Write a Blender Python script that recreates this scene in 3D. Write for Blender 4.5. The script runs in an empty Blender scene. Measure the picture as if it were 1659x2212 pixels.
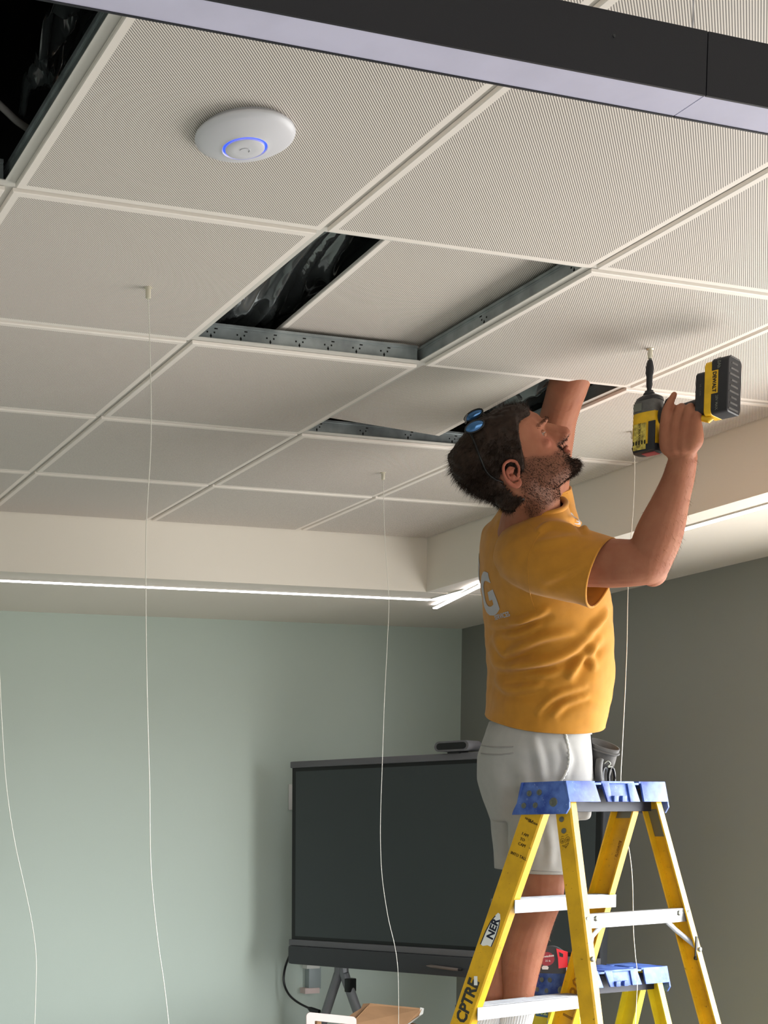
import bpy, bmesh, math, random
from mathutils import Vector, Matrix, noise

# ------------------------------------------------------------------ camera
scn = bpy.context.scene
W_, H_ = 1659, 2212
F_PX, PITCH, ROLL, YAW = 2978.507, -0.0967100, -0.0121037, 0.3205705
CXP, CYP = 134.907, 2076.129
CAM = Vector((-0.721939, -2.411716, 1.62))
_f0 = Vector((math.sin(YAW), math.cos(YAW), 0)); _r0 = Vector((math.cos(YAW), -math.sin(YAW), 0)); _u0 = Vector((0, 0, 1))
FW = math.cos(PITCH) * _f0 + math.sin(PITCH) * _u0
_u1 = -math.sin(PITCH) * _f0 + math.cos(PITCH) * _u0
RT = math.cos(ROLL) * _r0 + math.sin(ROLL) * _u1
UP = -math.sin(ROLL) * _r0 + math.cos(ROLL) * _u1
cd = bpy.data.cameras.new('camera'); cam = bpy.data.objects.new('camera', cd); scn.collection.objects.link(cam)
cam.matrix_world = Matrix(((RT.x, UP.x, -FW.x, CAM.x), (RT.y, UP.y, -FW.y, CAM.y), (RT.z, UP.z, -FW.z, CAM.z), (0, 0, 0, 1)))
cd.sensor_fit = 'AUTO'; cd.sensor_width = 36.0; cd.lens = F_PX * 36.0 / H_
cd.shift_x = (W_ / 2 - CXP) / H_; cd.shift_y = (CYP - H_ / 2) / H_
cd.clip_start = 0.05; cd.clip_end = 100
scn.camera = cam

def at(px, py, y=None, z=None, x=None):
    d = FW + RT * ((px - CXP) / F_PX) - UP * ((py - CYP) / F_PX)
    if y is not None: t = (y - CAM.y) / d.y
    elif z is not None: t = (z - CAM.z) / d.z
    else: t = (x - CAM.x) / d.x
    return CAM + d * t

# ------------------------------------------------------------------ world, lights, exposure
scn.view_settings.view_transform = 'Standard'; scn.view_settings.look = 'None'
scn.view_settings.gamma = 1.0; scn.view_settings.use_curve_mapping = False
scn.view_settings.exposure = 0.14
w = bpy.data.worlds.new('world'); scn.world = w; w.use_nodes = True
_nt = w.node_tree; bg = _nt.nodes['Background']; bg.inputs[1].default_value = SKY = 17.5
# an even bright sky over paler ground, meeting at the horizon
_tc = _nt.nodes.new('ShaderNodeTexCoord'); _sp = _nt.nodes.new('ShaderNodeSeparateXYZ'); _mr = _nt.nodes.new('ShaderNodeMapRange'); _mx = _nt.nodes.new('ShaderNodeMix'); _mx.data_type = 'RGBA'
_mr.inputs[1].default_value = -0.01; _mr.inputs[2].default_value = 0.01; _mx.inputs[6].default_value = (0.16, 0.155, 0.14, 1); _mx.inputs[7].default_value = (0.93, 0.97, 1.0, 1)
_nt.links.new(_tc.outputs['Generated'], _sp.inputs[0]); _nt.links.new(_sp.outputs[2], _mr.inputs[0]); _nt.links.new(_mr.outputs[0], _mx.inputs[0]); _nt.links.new(_mx.outputs[2], bg.inputs[0])
scn.cycles.max_bounces = 8; scn.cycles.diffuse_bounces = 5

def area_light(name, loc, target, sx, sy, power, col):
    l = bpy.data.lights.new(name, 'AREA'); l.shape = 'RECTANGLE'; l.size = sx; l.size_y = sy; l.energy = power; l.color = col
    o = bpy.data.objects.new(name, l); scn.collection.objects.link(o); o.location = loc
    o.rotation_euler = (Vector(target) - Vector(loc)).to_track_quat('-Z', 'Y').to_euler()
    return o
# daylight entering by the two windows of the right wall and the wide one of the wall behind the camera
area_light('daylight_window_right', (3.06, -0.20, 1.36), (0, -0.20, 1.40), 2.3, 1.45, 62, (1.0, 0.975, 0.94))
_p = area_light('portal_window_front', (-0.2, -4.15, 1.2), (-0.2, 0, 1.2), 3.4, 1.8, 1, (1, 1, 1)); _p.data.cycles.is_portal = True
_p = area_light('portal_window_right', (3.10, -0.2, 1.415), (0, -0.2, 1.415), 2.4, 1.73, 1, (1, 1, 1)); _p.data.cycles.is_portal = True

# ------------------------------------------------------------------ helpers
R = math.radians
def col4(c): return (c[0], c[1], c[2], 1)
def srgb(r, g, b):
    f = lambda v: (v / 255 / 12.92) if v / 255 <= 0.04045 else ((v / 255 + 0.055) / 1.055) ** 2.4
    return (f(r), f(g), f(b))
MATS = {}
def mat(name, col, rough=0.5, metal=0.0, var=0.0, vscale=20, bump=0.0, bscale=100, emit=None, estr=0, trans=0, ior=1.45, spec=0.5, coat=0, sss=0, sheen=0, stretch=None, col2=None, speck=None):
    if name in MATS: return MATS[name]
    m = bpy.data.materials.new(name); m.use_nodes = True; nt = m.node_tree; b = nt.nodes['Principled BSDF']
    b.inputs['Base Color'].default_value = col4(col); b.inputs['Roughness'].default_value = rough; b.inputs['Metallic'].default_value = metal
    b.inputs['IOR'].default_value = ior; b.inputs['Specular IOR Level'].default_value = spec
    b.inputs['Transmission Weight'].default_value = trans; b.inputs['Coat Weight'].default_value = coat
    b.inputs['Sheen Weight'].default_value = sheen
    if sss: b.inputs['Subsurface Weight'].default_value = sss; b.inputs['Subsurface Radius'].default_value = (0.02, 0.008, 0.004); b.inputs['Subsurface Scale'].default_value = 0.6
    if emit: b.inputs['Emission Color'].default_value = col4(emit); b.inputs['Emission Strength'].default_value = estr
    geo = nt.nodes.new('ShaderNodeNewGeometry')
    src = geo.outputs['Position']
    if stretch:
        mp = nt.nodes.new('ShaderNodeMapping'); mp.inputs['Scale'].default_value = stretch
        tcn = nt.nodes.new('ShaderNodeTexCoord'); nt.links.new(tcn.outputs['Object'], mp.inputs['Vector']); src = mp.outputs[0]
    if var > 0:
        n = nt.nodes.new('ShaderNodeTexNoise'); n.inputs['Scale'].default_value = vscale; n.inputs['Detail'].default_value = 6
        nt.links.new(src, n.inputs['Vector'])
        mx = nt.nodes.new('ShaderNodeMix'); mx.data_type = 'RGBA'
        c2 = col2 or tuple(v * (1 - var) for v in col)
        mx.inputs[6].default_value = col4(col); mx.inputs[7].default_value = col4(c2)
        rp = nt.nodes.new('ShaderNodeMapRange'); rp.inputs[1].default_value = 0.38; rp.inputs[2].default_value = 0.66
        nt.links.new(n.outputs[0], rp.inputs[0]); nt.links.new(rp.outputs[0], mx.inputs[0]); nt.links.new(mx.outputs[2], b.inputs['Base Color'])
        if speck:
            n3 = nt.nodes.new('ShaderNodeTexNoise'); n3.inputs['Scale'].default_value = 95; n3.inputs['Detail'].default_value = 7; n3.inputs['Roughness'].default_value = .7; nt.links.new(src, n3.inputs['Vector'])
            r3 = nt.nodes.new('ShaderNodeMapRange'); r3.inputs[1].default_value = 0.62; r3.inputs[2].default_value = 0.70; nt.links.new(n3.outputs[0], r3.inputs[0])
            x3 = nt.nodes.new('ShaderNodeMix'); x3.data_type = 'RGBA'; x3.inputs[7].default_value = col4(speck); nt.links.new(r3.outputs[0], x3.inputs[0]); nt.links.new(mx.outputs[2], x3.inputs[6]); nt.links.new(x3.outputs[2], b.inputs['Base Color'])
    if bump > 0:
        n = nt.nodes.new('ShaderNodeTexNoise'); n.inputs['Scale'].default_value = bscale; n.inputs['Detail'].default_value = 4
        nt.links.new(src, n.inputs['Vector'])
        bp = nt.nodes.new('ShaderNodeBump'); bp.inputs['Strength'].default_value = 0.6; bp.inputs['Distance'].default_value = bump
        nt.links.new(n.outputs[0], bp.inputs['Height']); nt.links.new(bp.outputs[0], b.inputs['Normal'])
    MATS[name] = m
    return m

def world_loc(o):
    v = Vector((0, 0, 0))
    while o is not None: v = v + Vector(o.location); o = o.parent
    return v
class MB:
    """collects geometry in world coordinates, with material slots"""
    def __init__(s): s.v = []; s.f = []; s.m = []; s.mats = []
    def slot(s, m):
        if m not in s.mats: s.mats.append(m)
        return s.mats.index(m)
    def add(s, vs, fs, m=None):
        k = len(s.v); s.v += [Vector(p) for p in vs]; i = s.slot(m)
        for f in fs: s.f.append(tuple(k + a for a in f)); s.m.append(i)
    def box(s, c, size, m=None, rot=None, bev=0.0):
        c = Vector(c); hx, hy, hz = [q / 2 for q in size]
        if bev > 0:
            bm = bmesh.new(); bmesh.ops.create_cube(bm, size=1)
            for v in bm.verts: v.co = Vector((v.co.x * size[0], v.co.y * size[1], v.co.z * size[2]))
            bmesh.ops.bevel(bm, geom=list(bm.edges), offset=bev, segments=2, affect='EDGES', profile=0.6)
            bm.verts.index_update(); vs = [v.co.copy() for v in bm.verts]; fs = [tuple(v.index for v in f.verts) for f in bm.faces]; bm.free()
        else:
            vs = [Vector((x * hx, y * hy, z * hz)) for x in (-1, 1) for y in (-1, 1) for z in (-1, 1)]
            fs = [(0, 1, 3, 2), (4, 6, 7, 5), (0, 4, 5, 1), (2, 3, 7, 6), (0, 2, 6, 4), (1, 5, 7, 3)]
        if rot is not None: vs = [rot @ v for v in vs]
        s.add([c + v for v in vs], fs, m)
    def ring_loft(s, rings, m=None, caps=True, closed=False):
        n = len(rings[0]); vs = [p for r in rings for p in r]; fs = []
        for i in range(len(rings) - 1 + (1 if closed else 0)):
            a = i * n; b = ((i + 1) % len(rings)) * n
            for j in range(n): fs.append((a + j, a + (j + 1) % n, b + (j + 1) % n, b + j))
        if caps and not closed:
            fs.append(tuple(reversed(range(n)))); fs.append(tuple(range((len(rings) - 1) * n, len(rings) * n)))
        s.add(vs, fs, m)
    def tube(s, pts, r, m=None, seg=10, caps=True, flat=1.0):
        pts = [Vector(p) for p in pts]; rs = r if isinstance(r, (list, tuple)) else [r] * len(pts)
        rings = []; ref = None
        for i, p in enumerate(pts):
            t = (pts[min(i + 1, len(pts) - 1)] - pts[max(i - 1, 0)]).normalized()
            if ref is None: ref = Vector((0, 0, 1)) if abs(t.z) < 0.9 else Vector((1, 0, 0))
            a = (ref - t * ref.dot(t)).normalized(); b = t.cross(a); ref = a
            rings.append([p + (a * math.cos(2 * math.pi * k / seg) + b * math.sin(2 * math.pi * k / seg) * flat) * rs[i] for k in range(seg)])
        s.ring_loft(rings, m, caps)
    def cyl(s, p0, p1, r0, m=None, r1=None, seg=20): s.tube([p0, p1], [r0, r1 if r1 is not None else r0], m, seg)
    def lathe(s, c, axis, prof, m=None, seg=48):
        c = Vector(c); ax = Vector(axis).normalized(); ref = Vector((1, 0, 0)) if abs(ax.x) < 0.9 else Vector((0, 1, 0))
        a = (ref - ax * ref.dot(ax)).normalized(); b = ax.cross(a)
        s.ring_loft([[c + ax * h + (a * math.cos(2 * math.pi * k / seg) + b * math.sin(2 * math.pi * k / seg)) * max(r, 1e-5) for k in range(seg)] for r, h in prof], m)
    def prism(s, poly, vec, m=None):
        n = len(poly); vec = Vector(vec); vs = [Vector(p) for p in poly] + [Vector(p) + vec for p in poly]
        s.add(vs, [tuple(reversed(range(n))), tuple(range(n, 2 * n))] + [(i, (i + 1) % n, n + (i + 1) % n, n + i) for i in range(n)], m)
    def build(s, name, m=None, parent=None, smooth=None, bevel=0, kind=None, origin=None):
        me = bpy.data.meshes.new(name); off = world_loc(parent) if parent else Vector((0, 0, 0))
        loc = Vector((0, 0, 0))
        if origin is not None: loc = Vector(origin) - off; off = Vector(origin)
        me.from_pydata([v - off for v in s.v], [], s.f)
        for q in s.mats: me.materials.append(q if q else m)
        me.polygons.foreach_set('material_index', s.m)
        bm = bmesh.new(); bm.from_mesh(me); bmesh.ops.recalc_face_normals(bm, faces=bm.faces)
        if bevel:
            es = [e for e in bm.edges if len(e.link_faces) == 2 and e.calc_face_angle(0) > 0.6]
            bmesh.ops.bevel(bm, geom=es, offset=bevel, segments=2, affect='EDGES', profile=0.6, clamp_overlap=True)
        bm.to_mesh(me); bm.free()
        if smooth is not None:
            me.shade_smooth() if smooth else None
            if smooth and smooth is not True: me.set_sharp_from_angle(angle=smooth)
        me.update()
        o = bpy.data.objects.new(name, me); o.location = loc; scn.collection.objects.link(o)
        if parent: o.parent = parent
        if kind: o['kind'] = kind
        return o
def tag(o, label=None, cat=None, group=None, kind=None):
    if label: o['label'] = label
    if cat: o['category'] = cat
    if group: o['group'] = group
    if kind: o['kind'] = kind
    return o
def empty(name, loc, label=None, cat=None, group=None, kind=None):
    o = bpy.data.objects.new(name, None); o.location = loc; o.empty_display_size = 0.05; scn.collection.objects.link(o)
    return tag(o, label, cat, group, kind)
def frame(xa, ya, o):
    xa = Vector(xa).normalized(); za = xa.cross(Vector(ya)).normalized(); ya = za.cross(xa)
    return Matrix(((xa.x, ya.x, za.x, o[0]), (xa.y, ya.y, za.y, o[1]), (xa.z, ya.z, za.z, o[2]), (0, 0, 0, 1)))
def text(body, size, mtx, m, parent, name='lettering', ext=0.0004, bold=0.0, sx=1.0, shear=0.0):
    c = bpy.data.curves.new(name, 'FONT'); c.body = body; c.size = size; c.extrude = ext; c.align_x = 'CENTER'; c.align_y = 'CENTER'
    c.offset = bold; c.resolution_u = 2; c.shear = shear; c.space_line = 0.95
    o = bpy.data.objects.new(name, c); scn.collection.objects.link(o)
    dg = bpy.context.evaluated_depsgraph_get(); me = bpy.data.meshes.new_from_object(o.evaluated_get(dg)); bpy.data.objects.remove(o)
    me.transform(Matrix.Diagonal((sx, 1, 1, 1))); me.transform(mtx); me.transform(Matrix.Translation(-world_loc(parent)))
    me.materials.clear(); me.materials.append(m)
    n = bpy.data.objects.new(name, me); scn.collection.objects.link(n); n.parent = parent
    return n
def spline(pts, n=8):
    pts = [Vector(p) for p in pts]; out = []
    for i in range(len(pts) - 1):
        p0 = pts[max(i - 1, 0)]; p1 = pts[i]; p2 = pts[i + 1]; p3 = pts[min(i + 2, len(pts) - 1)]
        for k in range(n):
            t = k / n
            out.append(0.5 * ((2 * p1) + (p2 - p0) * t + (2 * p0 - 5 * p1 + 4 * p2 - p3) * t * t + (3 * p1 - p0 - 3 * p2 + p3) * t ** 3))
    out.append(pts[-1]); return out
def lerp(a, b, t): return a + (b - a) * t

# ------------------------------------------------------------------ materials of the room
S = 0.6096
ZC = 2.7336; ZS = 2.5206
TX, TY = 2.385, 2.367
WX, WY = 3.135, 3.22
XL, YF = -3.6, -4.2
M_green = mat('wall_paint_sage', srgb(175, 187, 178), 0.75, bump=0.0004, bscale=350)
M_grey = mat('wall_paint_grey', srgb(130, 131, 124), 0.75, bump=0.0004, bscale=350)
M_white = mat('plaster_white', srgb(226, 219, 208), 0.7, bump=0.0003, bscale=250)
M_floor = mat('floor_carpet', srgb(150, 146, 142), 0.95, var=0.3, vscale=60, bump=0.003, bscale=400)
M_rail = mat('rail_white', srgb(206, 203, 196), 0.45)
M_galv = mat('galvanised_steel', srgb(176, 184, 186), 0.36, metal=0.6, var=0.35, vscale=18, bump=0.0004, bscale=60)
M_dark = mat('plenum_black', (0.012, 0.012, 0.013), 0.9)
M_hole = mat('slot_black', (0.004, 0.004, 0.004), 0.9)

def perf_material():
    m = bpy.data.materials.new('perforated_panel'); m.use_nodes = True; nt = m.node_tree; L = nt.links; b = nt.nodes['Principled BSDF']
    b.inputs['Roughness'].default_value = 0.5
    tc = nt.nodes.new('ShaderNodeTexCoord'); sp = nt.nodes.new('ShaderNodeSeparateXYZ'); L.new(tc.outputs['Object'], sp.inputs[0])
    def mth(op, a, c=None, v=None):
        n = nt.nodes.new('ShaderNodeMath'); n.operation = op
        L.new(a, n.inputs[0])
        if c is not None: L.new(c, n.inputs[1])
        elif v is not None: n.inputs[1].default_value = v
        return n.outputs[0]
    P = 0.00508
    def cell(o):
        q = mth('MULTIPLY', o, v=1 / P); q = mth('FRACT', q); q = mth('SUBTRACT', q, v=0.5); return mth('MULTIPLY', q, q)
    # holes punched in diagonal rows, close together along each row
    su = mth('ADD', sp.outputs[0], sp.outputs[1]); df = mth('SUBTRACT', sp.outputs[0], sp.outputs[1])
    ac = mth('MULTIPLY', cell(df), v=4.0); al = mth('MULTIPLY', cell(su), v=1.3)
    hole = mth('LESS_THAN', mth('ADD', ac, al), v=0.30)
    ins = mth('MULTIPLY', mth('LESS_THAN', mth('ABSOLUTE', sp.outputs[0]), v=0.2822), mth('LESS_THAN', mth('ABSOLUTE', sp.outputs[1]), v=0.2822))
    geo = nt.nodes.new('ShaderNodeNewGeometry'); sn = nt.nodes.new('ShaderNodeSeparateXYZ'); L.new(geo.outputs['Normal'], sn.inputs[0])
    dn = mth('LESS_THAN', sn.outputs[2], v=-0.8)
    fac = mth('MULTIPLY', mth('MULTIPLY', hole, ins), dn)
    mx = nt.nodes.new('ShaderNodeMix'); mx.data_type = 'RGBA'
    mx.inputs[6].default_value = col4(srgb(238, 230, 222)); mx.inputs[7].default_value = col4(srgb(118, 111, 105))
    L.new(fac, mx.inputs[0]); L.new(mx.outputs[2], b.inputs['Base Color'])
    bp = nt.nodes.new('ShaderNodeBump'); bp.inputs['Distance'].default_value = 0.0006; bp.inputs['Strength'].default_value = 0.5; bp.invert = True
    L.new(fac, bp.inputs['Height']); L.new(bp.outputs[0], b.inputs['Normal'])
    return m
M_perf = perf_material()

# ------------------------------------------------------------------ room shell
def struct(mb, name, m, **k): o = mb.build(name, m, **k); o['kind'] = 'structure'; return o
b = MB(); b.box(((XL + WX) / 2, (YF + WY) / 2, -0.05), (WX - XL + 0.3, WY - YF + 0.3, 0.1)); struct(b, 'floor', M_floor)
b = MB(); b.box(((XL + WX) / 2, WY + 0.06, 1.7), (WX - XL + 0.3, 0.12, 3.5)); struct(b, 'wall_back', M_green)
b = MB(); b.box((XL - 0.06, (YF + WY) / 2, 1.7), (0.12, WY - YF, 3.5)); struct(b, 'wall_left', M_green)
def holed_wall(axis, pos, a0, a1, holes, z0=-0.05, z1=3.45, th=0.12, sgn=1):
    """wall with rectangular openings; axis 'x' = wall of constant x running along y"""
    mb = MB(); cuts = sorted(holes)
    def bx(p0, p1, q0, q1):
        if p1 - p0 < 1e-4 or q1 - q0 < 1e-4: return
        c = ((p0 + p1) / 2, (q0 + q1) / 2)
        if axis == 'x': mb.box((pos + sgn * th / 2, c[0], c[1]), (th, p1 - p0, q1 - q0))
        else: mb.box((c[0], pos + sgn * th / 2, c[1]), (p1 - p0, th, q1 - q0))
    cur = a0
    for h0, h1, w0, w1 in cuts:
        bx(cur, h0, z0, z1); bx(h0, h1, z0, w0); bx(h0, h1, w1, z1); cur = h1
    bx(cur, a1, z0, z1)
    return mb
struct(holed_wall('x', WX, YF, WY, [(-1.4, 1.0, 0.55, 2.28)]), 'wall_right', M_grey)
struct(holed_wall('y', YF, XL, WX, [(-1.9, 1.5, 0.3, 2.1)], sgn=-1), 'wall_front', M_green)
M_frame = mat('window_frame_metal', srgb(70, 72, 74), 0.4, metal=0.6)
M_glass = bpy.data.materials.new('window_glass'); M_glass.use_nodes = True; _n = M_glass.node_tree; _n.nodes.remove(_n.nodes['Principled BSDF'])
_t = _n.nodes.new('ShaderNodeBsdfTransparent'); _g = _n.nodes.new('ShaderNodeBsdfGlossy'); _g.inputs['Roughness'].default_value = 0.02; _m = _n.nodes.new('ShaderNodeMixShader'); _m.inputs[0].default_value = 0.06
_n.links.new(_t.outputs[0], _m.inputs[1]); _n.links.new(_g.outputs[0], _m.inputs[2]); _n.links.new(_m.outputs[0], _n.nodes['Material Output'].inputs['Surface'])
def window(n, axis, pos, a0, a1, z0, z1, k):
    root = empty('window_%d' % n, (pos, (a0 + a1) / 2, z0) if axis == 'x' else ((a0 + a1) / 2, pos, z0), kind='structure')
    def P(a, z): return (pos, a, z) if axis == 'x' else (a, pos, z)
    def sz(da, dz, t=0.06): return (t, da, dz) if axis == 'x' else (da, t, dz)
    f = MB(); t = 0.05
    f.box(P((a0 + a1) / 2, z0 + t / 2), sz(a1 - a0, t)); f.box(P((a0 + a1) / 2, z1 - t / 2), sz(a1 - a0, t))
    f.box(P(a0 + t / 2, (z0 + z1) / 2), sz(t, z1 - z0 - 2 * t)); f.box(P(a1 - t / 2, (z0 + z1) / 2), sz(t, z1 - z0 - 2 * t))
    f.build('window_frame', M_frame, root)
    for i in range(1, k):
        mm = MB(); mm.box(P(lerp(a0, a1, i / k), (z0 + z1) / 2), sz(0.04, z1 - z0 - 2 * t)); mm.build('mullion', M_frame, root)
    for i in range(k):
        g = MB(); g.box(P(lerp(a0, a1, (i + .5) / k), (z0 + z1) / 2), sz((a1 - a0) / k - 0.05, z1 - z0 - 2 * t, 0.006)); g.build('pane', M_glass, root)
window(1, 'x', WX + 0.07, -1.4, 1.0, 0.55, 2.28, 3)
window(2, 'y', YF - 0.07, -1.9, 1.5, 0.3, 2.1, 3)
# building slab above the plenum (black painted) and the lower plasterboard ring around the tray
b = MB(); b.box(((XL + WX) / 2, (YF + WY) / 2, 3.5), (WX - XL + 0.3, WY - YF + 0.3, 0.1)); struct(b, 'ceiling_slab', M_dark)
TL, TN = -2.44, -3.05                       # far-left and near edges of the tray, outside the frame
b = MB(); zt = 0.06
b.box(((XL + WX) / 2, (TY + WY) / 2 + 0.0065, ZS + zt / 2), (WX - XL, WY - TY - 0.013, zt)); b.box(((XL + WX) / 2, (YF + TN) / 2, ZS + zt / 2), (WX - XL, TN - YF, zt))
b.box(((TX + WX) / 2 + .0065, (TN + TY) / 2, ZS + zt / 2), (WX - TX - .013, TY - TN, zt)); b.box(((XL + TL) / 2, (TN + TY) / 2, ZS + zt / 2), (TL - XL, TY - TN, zt))
struct(b, 'ceiling', M_white)
hz = 3.45 - ZS
for n, (c, s_) in enumerate([(((TL + TX) / 2, TY + 0.0065, (ZS + 3.45) / 2), (TX - TL + 0.026, 0.013, hz)), ((TX + 0.0065, (TN + TY) / 2, (ZS + 3.45) / 2), (0.013, TY - TN, hz)),
        ((TL - 0.0065, (TN + TY) / 2, (ZS + 3.45) / 2), (0.013, TY - TN, hz)), (((TL + TX) / 2, TN - 0.0065, (ZS + 3.45) / 2), (TX - TL, 0.013, hz))]):
    b = MB(); b.box(c, s_); struct(b, 'trim_%d' % (n + 1), M_white)
b = MB(); b.box((WX - 0.006, 2.0, 0.05), (0.012, 2.4, 0.1)); struct(b, 'baseboard_right', M_white)
b = MB(); b.box(((XL + WX) / 2, WY - 0.006, 0.05), (WX - XL - .03, 0.012, 0.1)); struct(b, 'baseboard_back', M_white)

# ------------------------------------------------------------------ suspended grid and its panels
grid = empty('ceiling_grid', (0, 0, ZC), kind='structure')
HW = 0.034
def rail_mesh(p0, p1, axis):
    mb = MB(); x0, y0 = p0; x1, y1 = p1; L = (x1 - x0) if axis == 'x' else (y1 - y0); c = ((x0 + x1) / 2, (y0 + y1) / 2)
    def sz(t, h): return (L, t, h) if axis == 'x' else (t, L, h)
    mb.box((c[0], c[1], ZC + 0.0008), sz(0.024, 0.0016), M_rail)
    mb.box((c[0], c[1], ZC + 0.0016 + HW / 2), sz(0.0022, HW), M_galv)
    mb.box((c[0], c[1], ZC + 0.0016 + HW * 0.8), sz(0.0036, 0.0014), M_galv)
    mb.box((c[0], c[1], ZC + 0.0016 + HW), sz(0.007, 0.006), M_galv)
    return mb
def slots(mb, axis, x0, y0, x1, y1, step=0.076):
    L = (x1 - x0) if axis == 'x' else (y1 - y0); k = 0; t = 0.05
    while t < L - 0.03:
        for da, dz, w_, h_ in ((0, 0.009, 0.0020, 0.011), (0, 0.010, 0.0045, 0.003), (-0.009, 0.018, 0.0036, 0.0036), (0.009, 0.018, 0.0036, 0.0036), (0.013, 0.027, 0.008, 0.003)):
            if axis == 'x': mb.box((x0 + t + da, y0, ZC + dz), (w_, 0.0034, h_), M_hole)
            else: mb.box((x0, y0 + t + da, ZC + dz), (0.0034, w_, h_), M_hole)
        t += step
IX = [i * S for i in range(-3, 4)]; JY = [j * S for j in range(-4, 4)]
for x in IX:
    mb = rail_mesh((x, TN), (x, TY), 'y')
    if abs(x - 2 * S) < .01 or abs(x - S) < .01: slots(mb, 'y', x, 0, x, S, 0.3048)
    mb.build('main_rail', M_rail, grid)
for y in JY:
    for x0, x1 in zip([TL] + IX, IX + [TX]):
        if x1 - x0 < 0.05: continue
        mb = rail_mesh((x0 + (0.012 if x0 > TL else 0), y), (x1 - (0.012 if x1 < TX else 0), y), 'x')
        if abs(x0 - S) < .01 and abs(y - S) < .01: slots(mb, 'x', x0, y, x1, y)
        if abs(x0 - 2 * S) < .01 and abs(y - 2 * S) < .01: slots(mb, 'x', x0, y, x1, y, 0.15)
        mb.build('cross_rail', M_rail, grid)
PW = S - 0.015
def panel_mesh(wx, wy, ox=0, oy=0):
    mb = MB(); t = 0.0075; bz = 0.0015
    x0, x1, y0, y1 = -wx / 2 + ox, wx / 2 + ox, -wy / 2 + oy, wy / 2 + oy
    def rg(i, z): return [(x0 + i, y0 + i, z), (x1 - i, y0 + i, z), (x1 - i, y1 - i, z), (x0 + i, y1 - i, z)]
    mb.ring_loft([rg(bz, 0), rg(0, bz), rg(0, t)], M_perf)
    return mb
proto = panel_mesh(PW, PW).build('panel', M_perf)
PANEL = proto.data; bpy.data.objects.remove(proto)
ZP = ZC - 0.0085
cutx = panel_mesh((TX - 3 * S) - 0.012, PW, ox=-(S - (TX - 3 * S)) / 2).build('p', M_perf); CUTX = cutx.data; bpy.data.objects.remove(cutx)
cuty = panel_mesh(PW, (TY - 3 * S) - 0.012, oy=-(S - (TY - 3 * S)) / 2).build('p', M_perf); CUTY = cuty.data; bpy.data.objects.remove(cuty)
cutc = panel_mesh((TX - 3 * S) - 0.012, (TY - 3 * S) - 0.012, ox=-(S - (TX - 3 * S)) / 2, oy=-(S - (TY - 3 * S)) / 2).build('p', M_perf); CUTC = cutc.data; bpy.data.objects.remove(cutc)
for i in range(-4, 4):
    for j in range(-5, 4):
        if (i, j) in ((-1, -1), (1, 0), (2, 1)): continue
        me = CUTC if (i == 3 and j == 3) else CUTX if i == 3 else CUTY if j == 3 else PANEL
        o = bpy.data.objects.new('panel', me); scn.collection.objects.link(o); o.parent = grid
        o.location = ((i + .5) * S, (j + .5) * S, ZP - ZC)
o = bpy.data.objects.new('panel', PANEL); scn.collection.objects.link(o); o.parent = grid
o.location = (1.125, 0.345, 2.781 - ZC); o.rotation_euler = (0, 0, R(-3.3)); o['label'] = 'loose panel lifted and slid sideways on top of the rails'
small = panel_mesh(PW, 0.56, oy=0.0).build('p', M_perf); SM = small.data; bpy.data.objects.remove(small)
o = bpy.data.objects.new('panel', SM); scn.collection.objects.link(o); o.parent = grid
o.rotation_euler = (0, R(4.9), R(-3.6)); o.location = (1.322, 0.897, 2.7625 - ZC); o['label'] = 'tilted loose panel with one corner hanging low in its bay'

# black plastic film above the openings
M_film = mat('black_film', (0.060, 0.068, 0.070), 0.15, spec=1.0, coat=0.5)
def film(name, fn, nu, nv, label):
    mb = MB(); vs = [fn(i / nu, j / nv) for i in range(nu + 1) for j in range(nv + 1)]
    fs = [(i * (nv + 1) + j, (i + 1) * (nv + 1) + j, (i + 1) * (nv + 1) + j + 1, i * (nv + 1) + j + 1) for i in range(nu) for j in range(nv)]
    mb.add(vs, fs, M_film); o = mb.build(name, M_film, smooth=True)
    md = o.modifiers.new('thick', 'SOLIDIFY'); md.thickness = 0.0006
    return tag(o, label, 'plastic sheet')
def wr(x, y, sc, seed):
    v = Vector((x * sc + seed, y * sc, seed * 1.7)); v = v + noise.noise_vector(v * 0.7) * 0.8
    return 0.6 * (1 - abs(noise.noise(v)) * 2) ** 2 + 0.3 * (1 - abs(noise.noise(v * 2.1)) * 2) ** 2 + 0.1 * noise.noise(v * 5)
film('plastic_sheet', lambda u, v: (lerp(0.5, 1.2, u), lerp(-0.35, 0.95, v), 2.915 - 0.10 * math.sin(min(1, v * 1.15) * math.pi * .5) ** 2 * (1 - u) - 0.06 * wr(u * 1.1, v * 0.8, 4.2, 3.1) * (0.5 + v)), 90, 130, 'crumpled shiny black film above the long open bay beside the lifted panel')
film('plastic_sheet', lambda u, v: (lerp(1.63, 2.1, u) + .02 * v, lerp(0.70, 1.3, v), 2.835 - 0.05 * min(1, wr(u, v * 1.2, 3.2, 7.7))), 70, 70, 'creased black film in the bay the raised arm reaches into')
def f3(u, v):
    x = lerp(-0.05 + .08 * u, 0.24, v); y = lerp(-0.85, 0.06, u); k = wr(u * 1.5, v * .6, 3.0, 2.3)
    return (x + 0.02 * wr(u, v, 4, 5.5), y, 2.955 + 0.10 * v - 0.09 * k - 0.02 * u)
film('plastic_sheet', f3, 80, 60, 'draped black film hanging in the dark open bay by the pendant light')
mb = MB(); mb.tube(spline([(-0.75, -0.42, 3.0), (-0.40, -0.28, 2.92), (-0.18, -0.15, 2.87), (-0.026, -0.033, 2.845), (0.035, 0.016, 2.84), (0.16, 0.12, 2.86)], 8), 0.006, seg=8)
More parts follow.
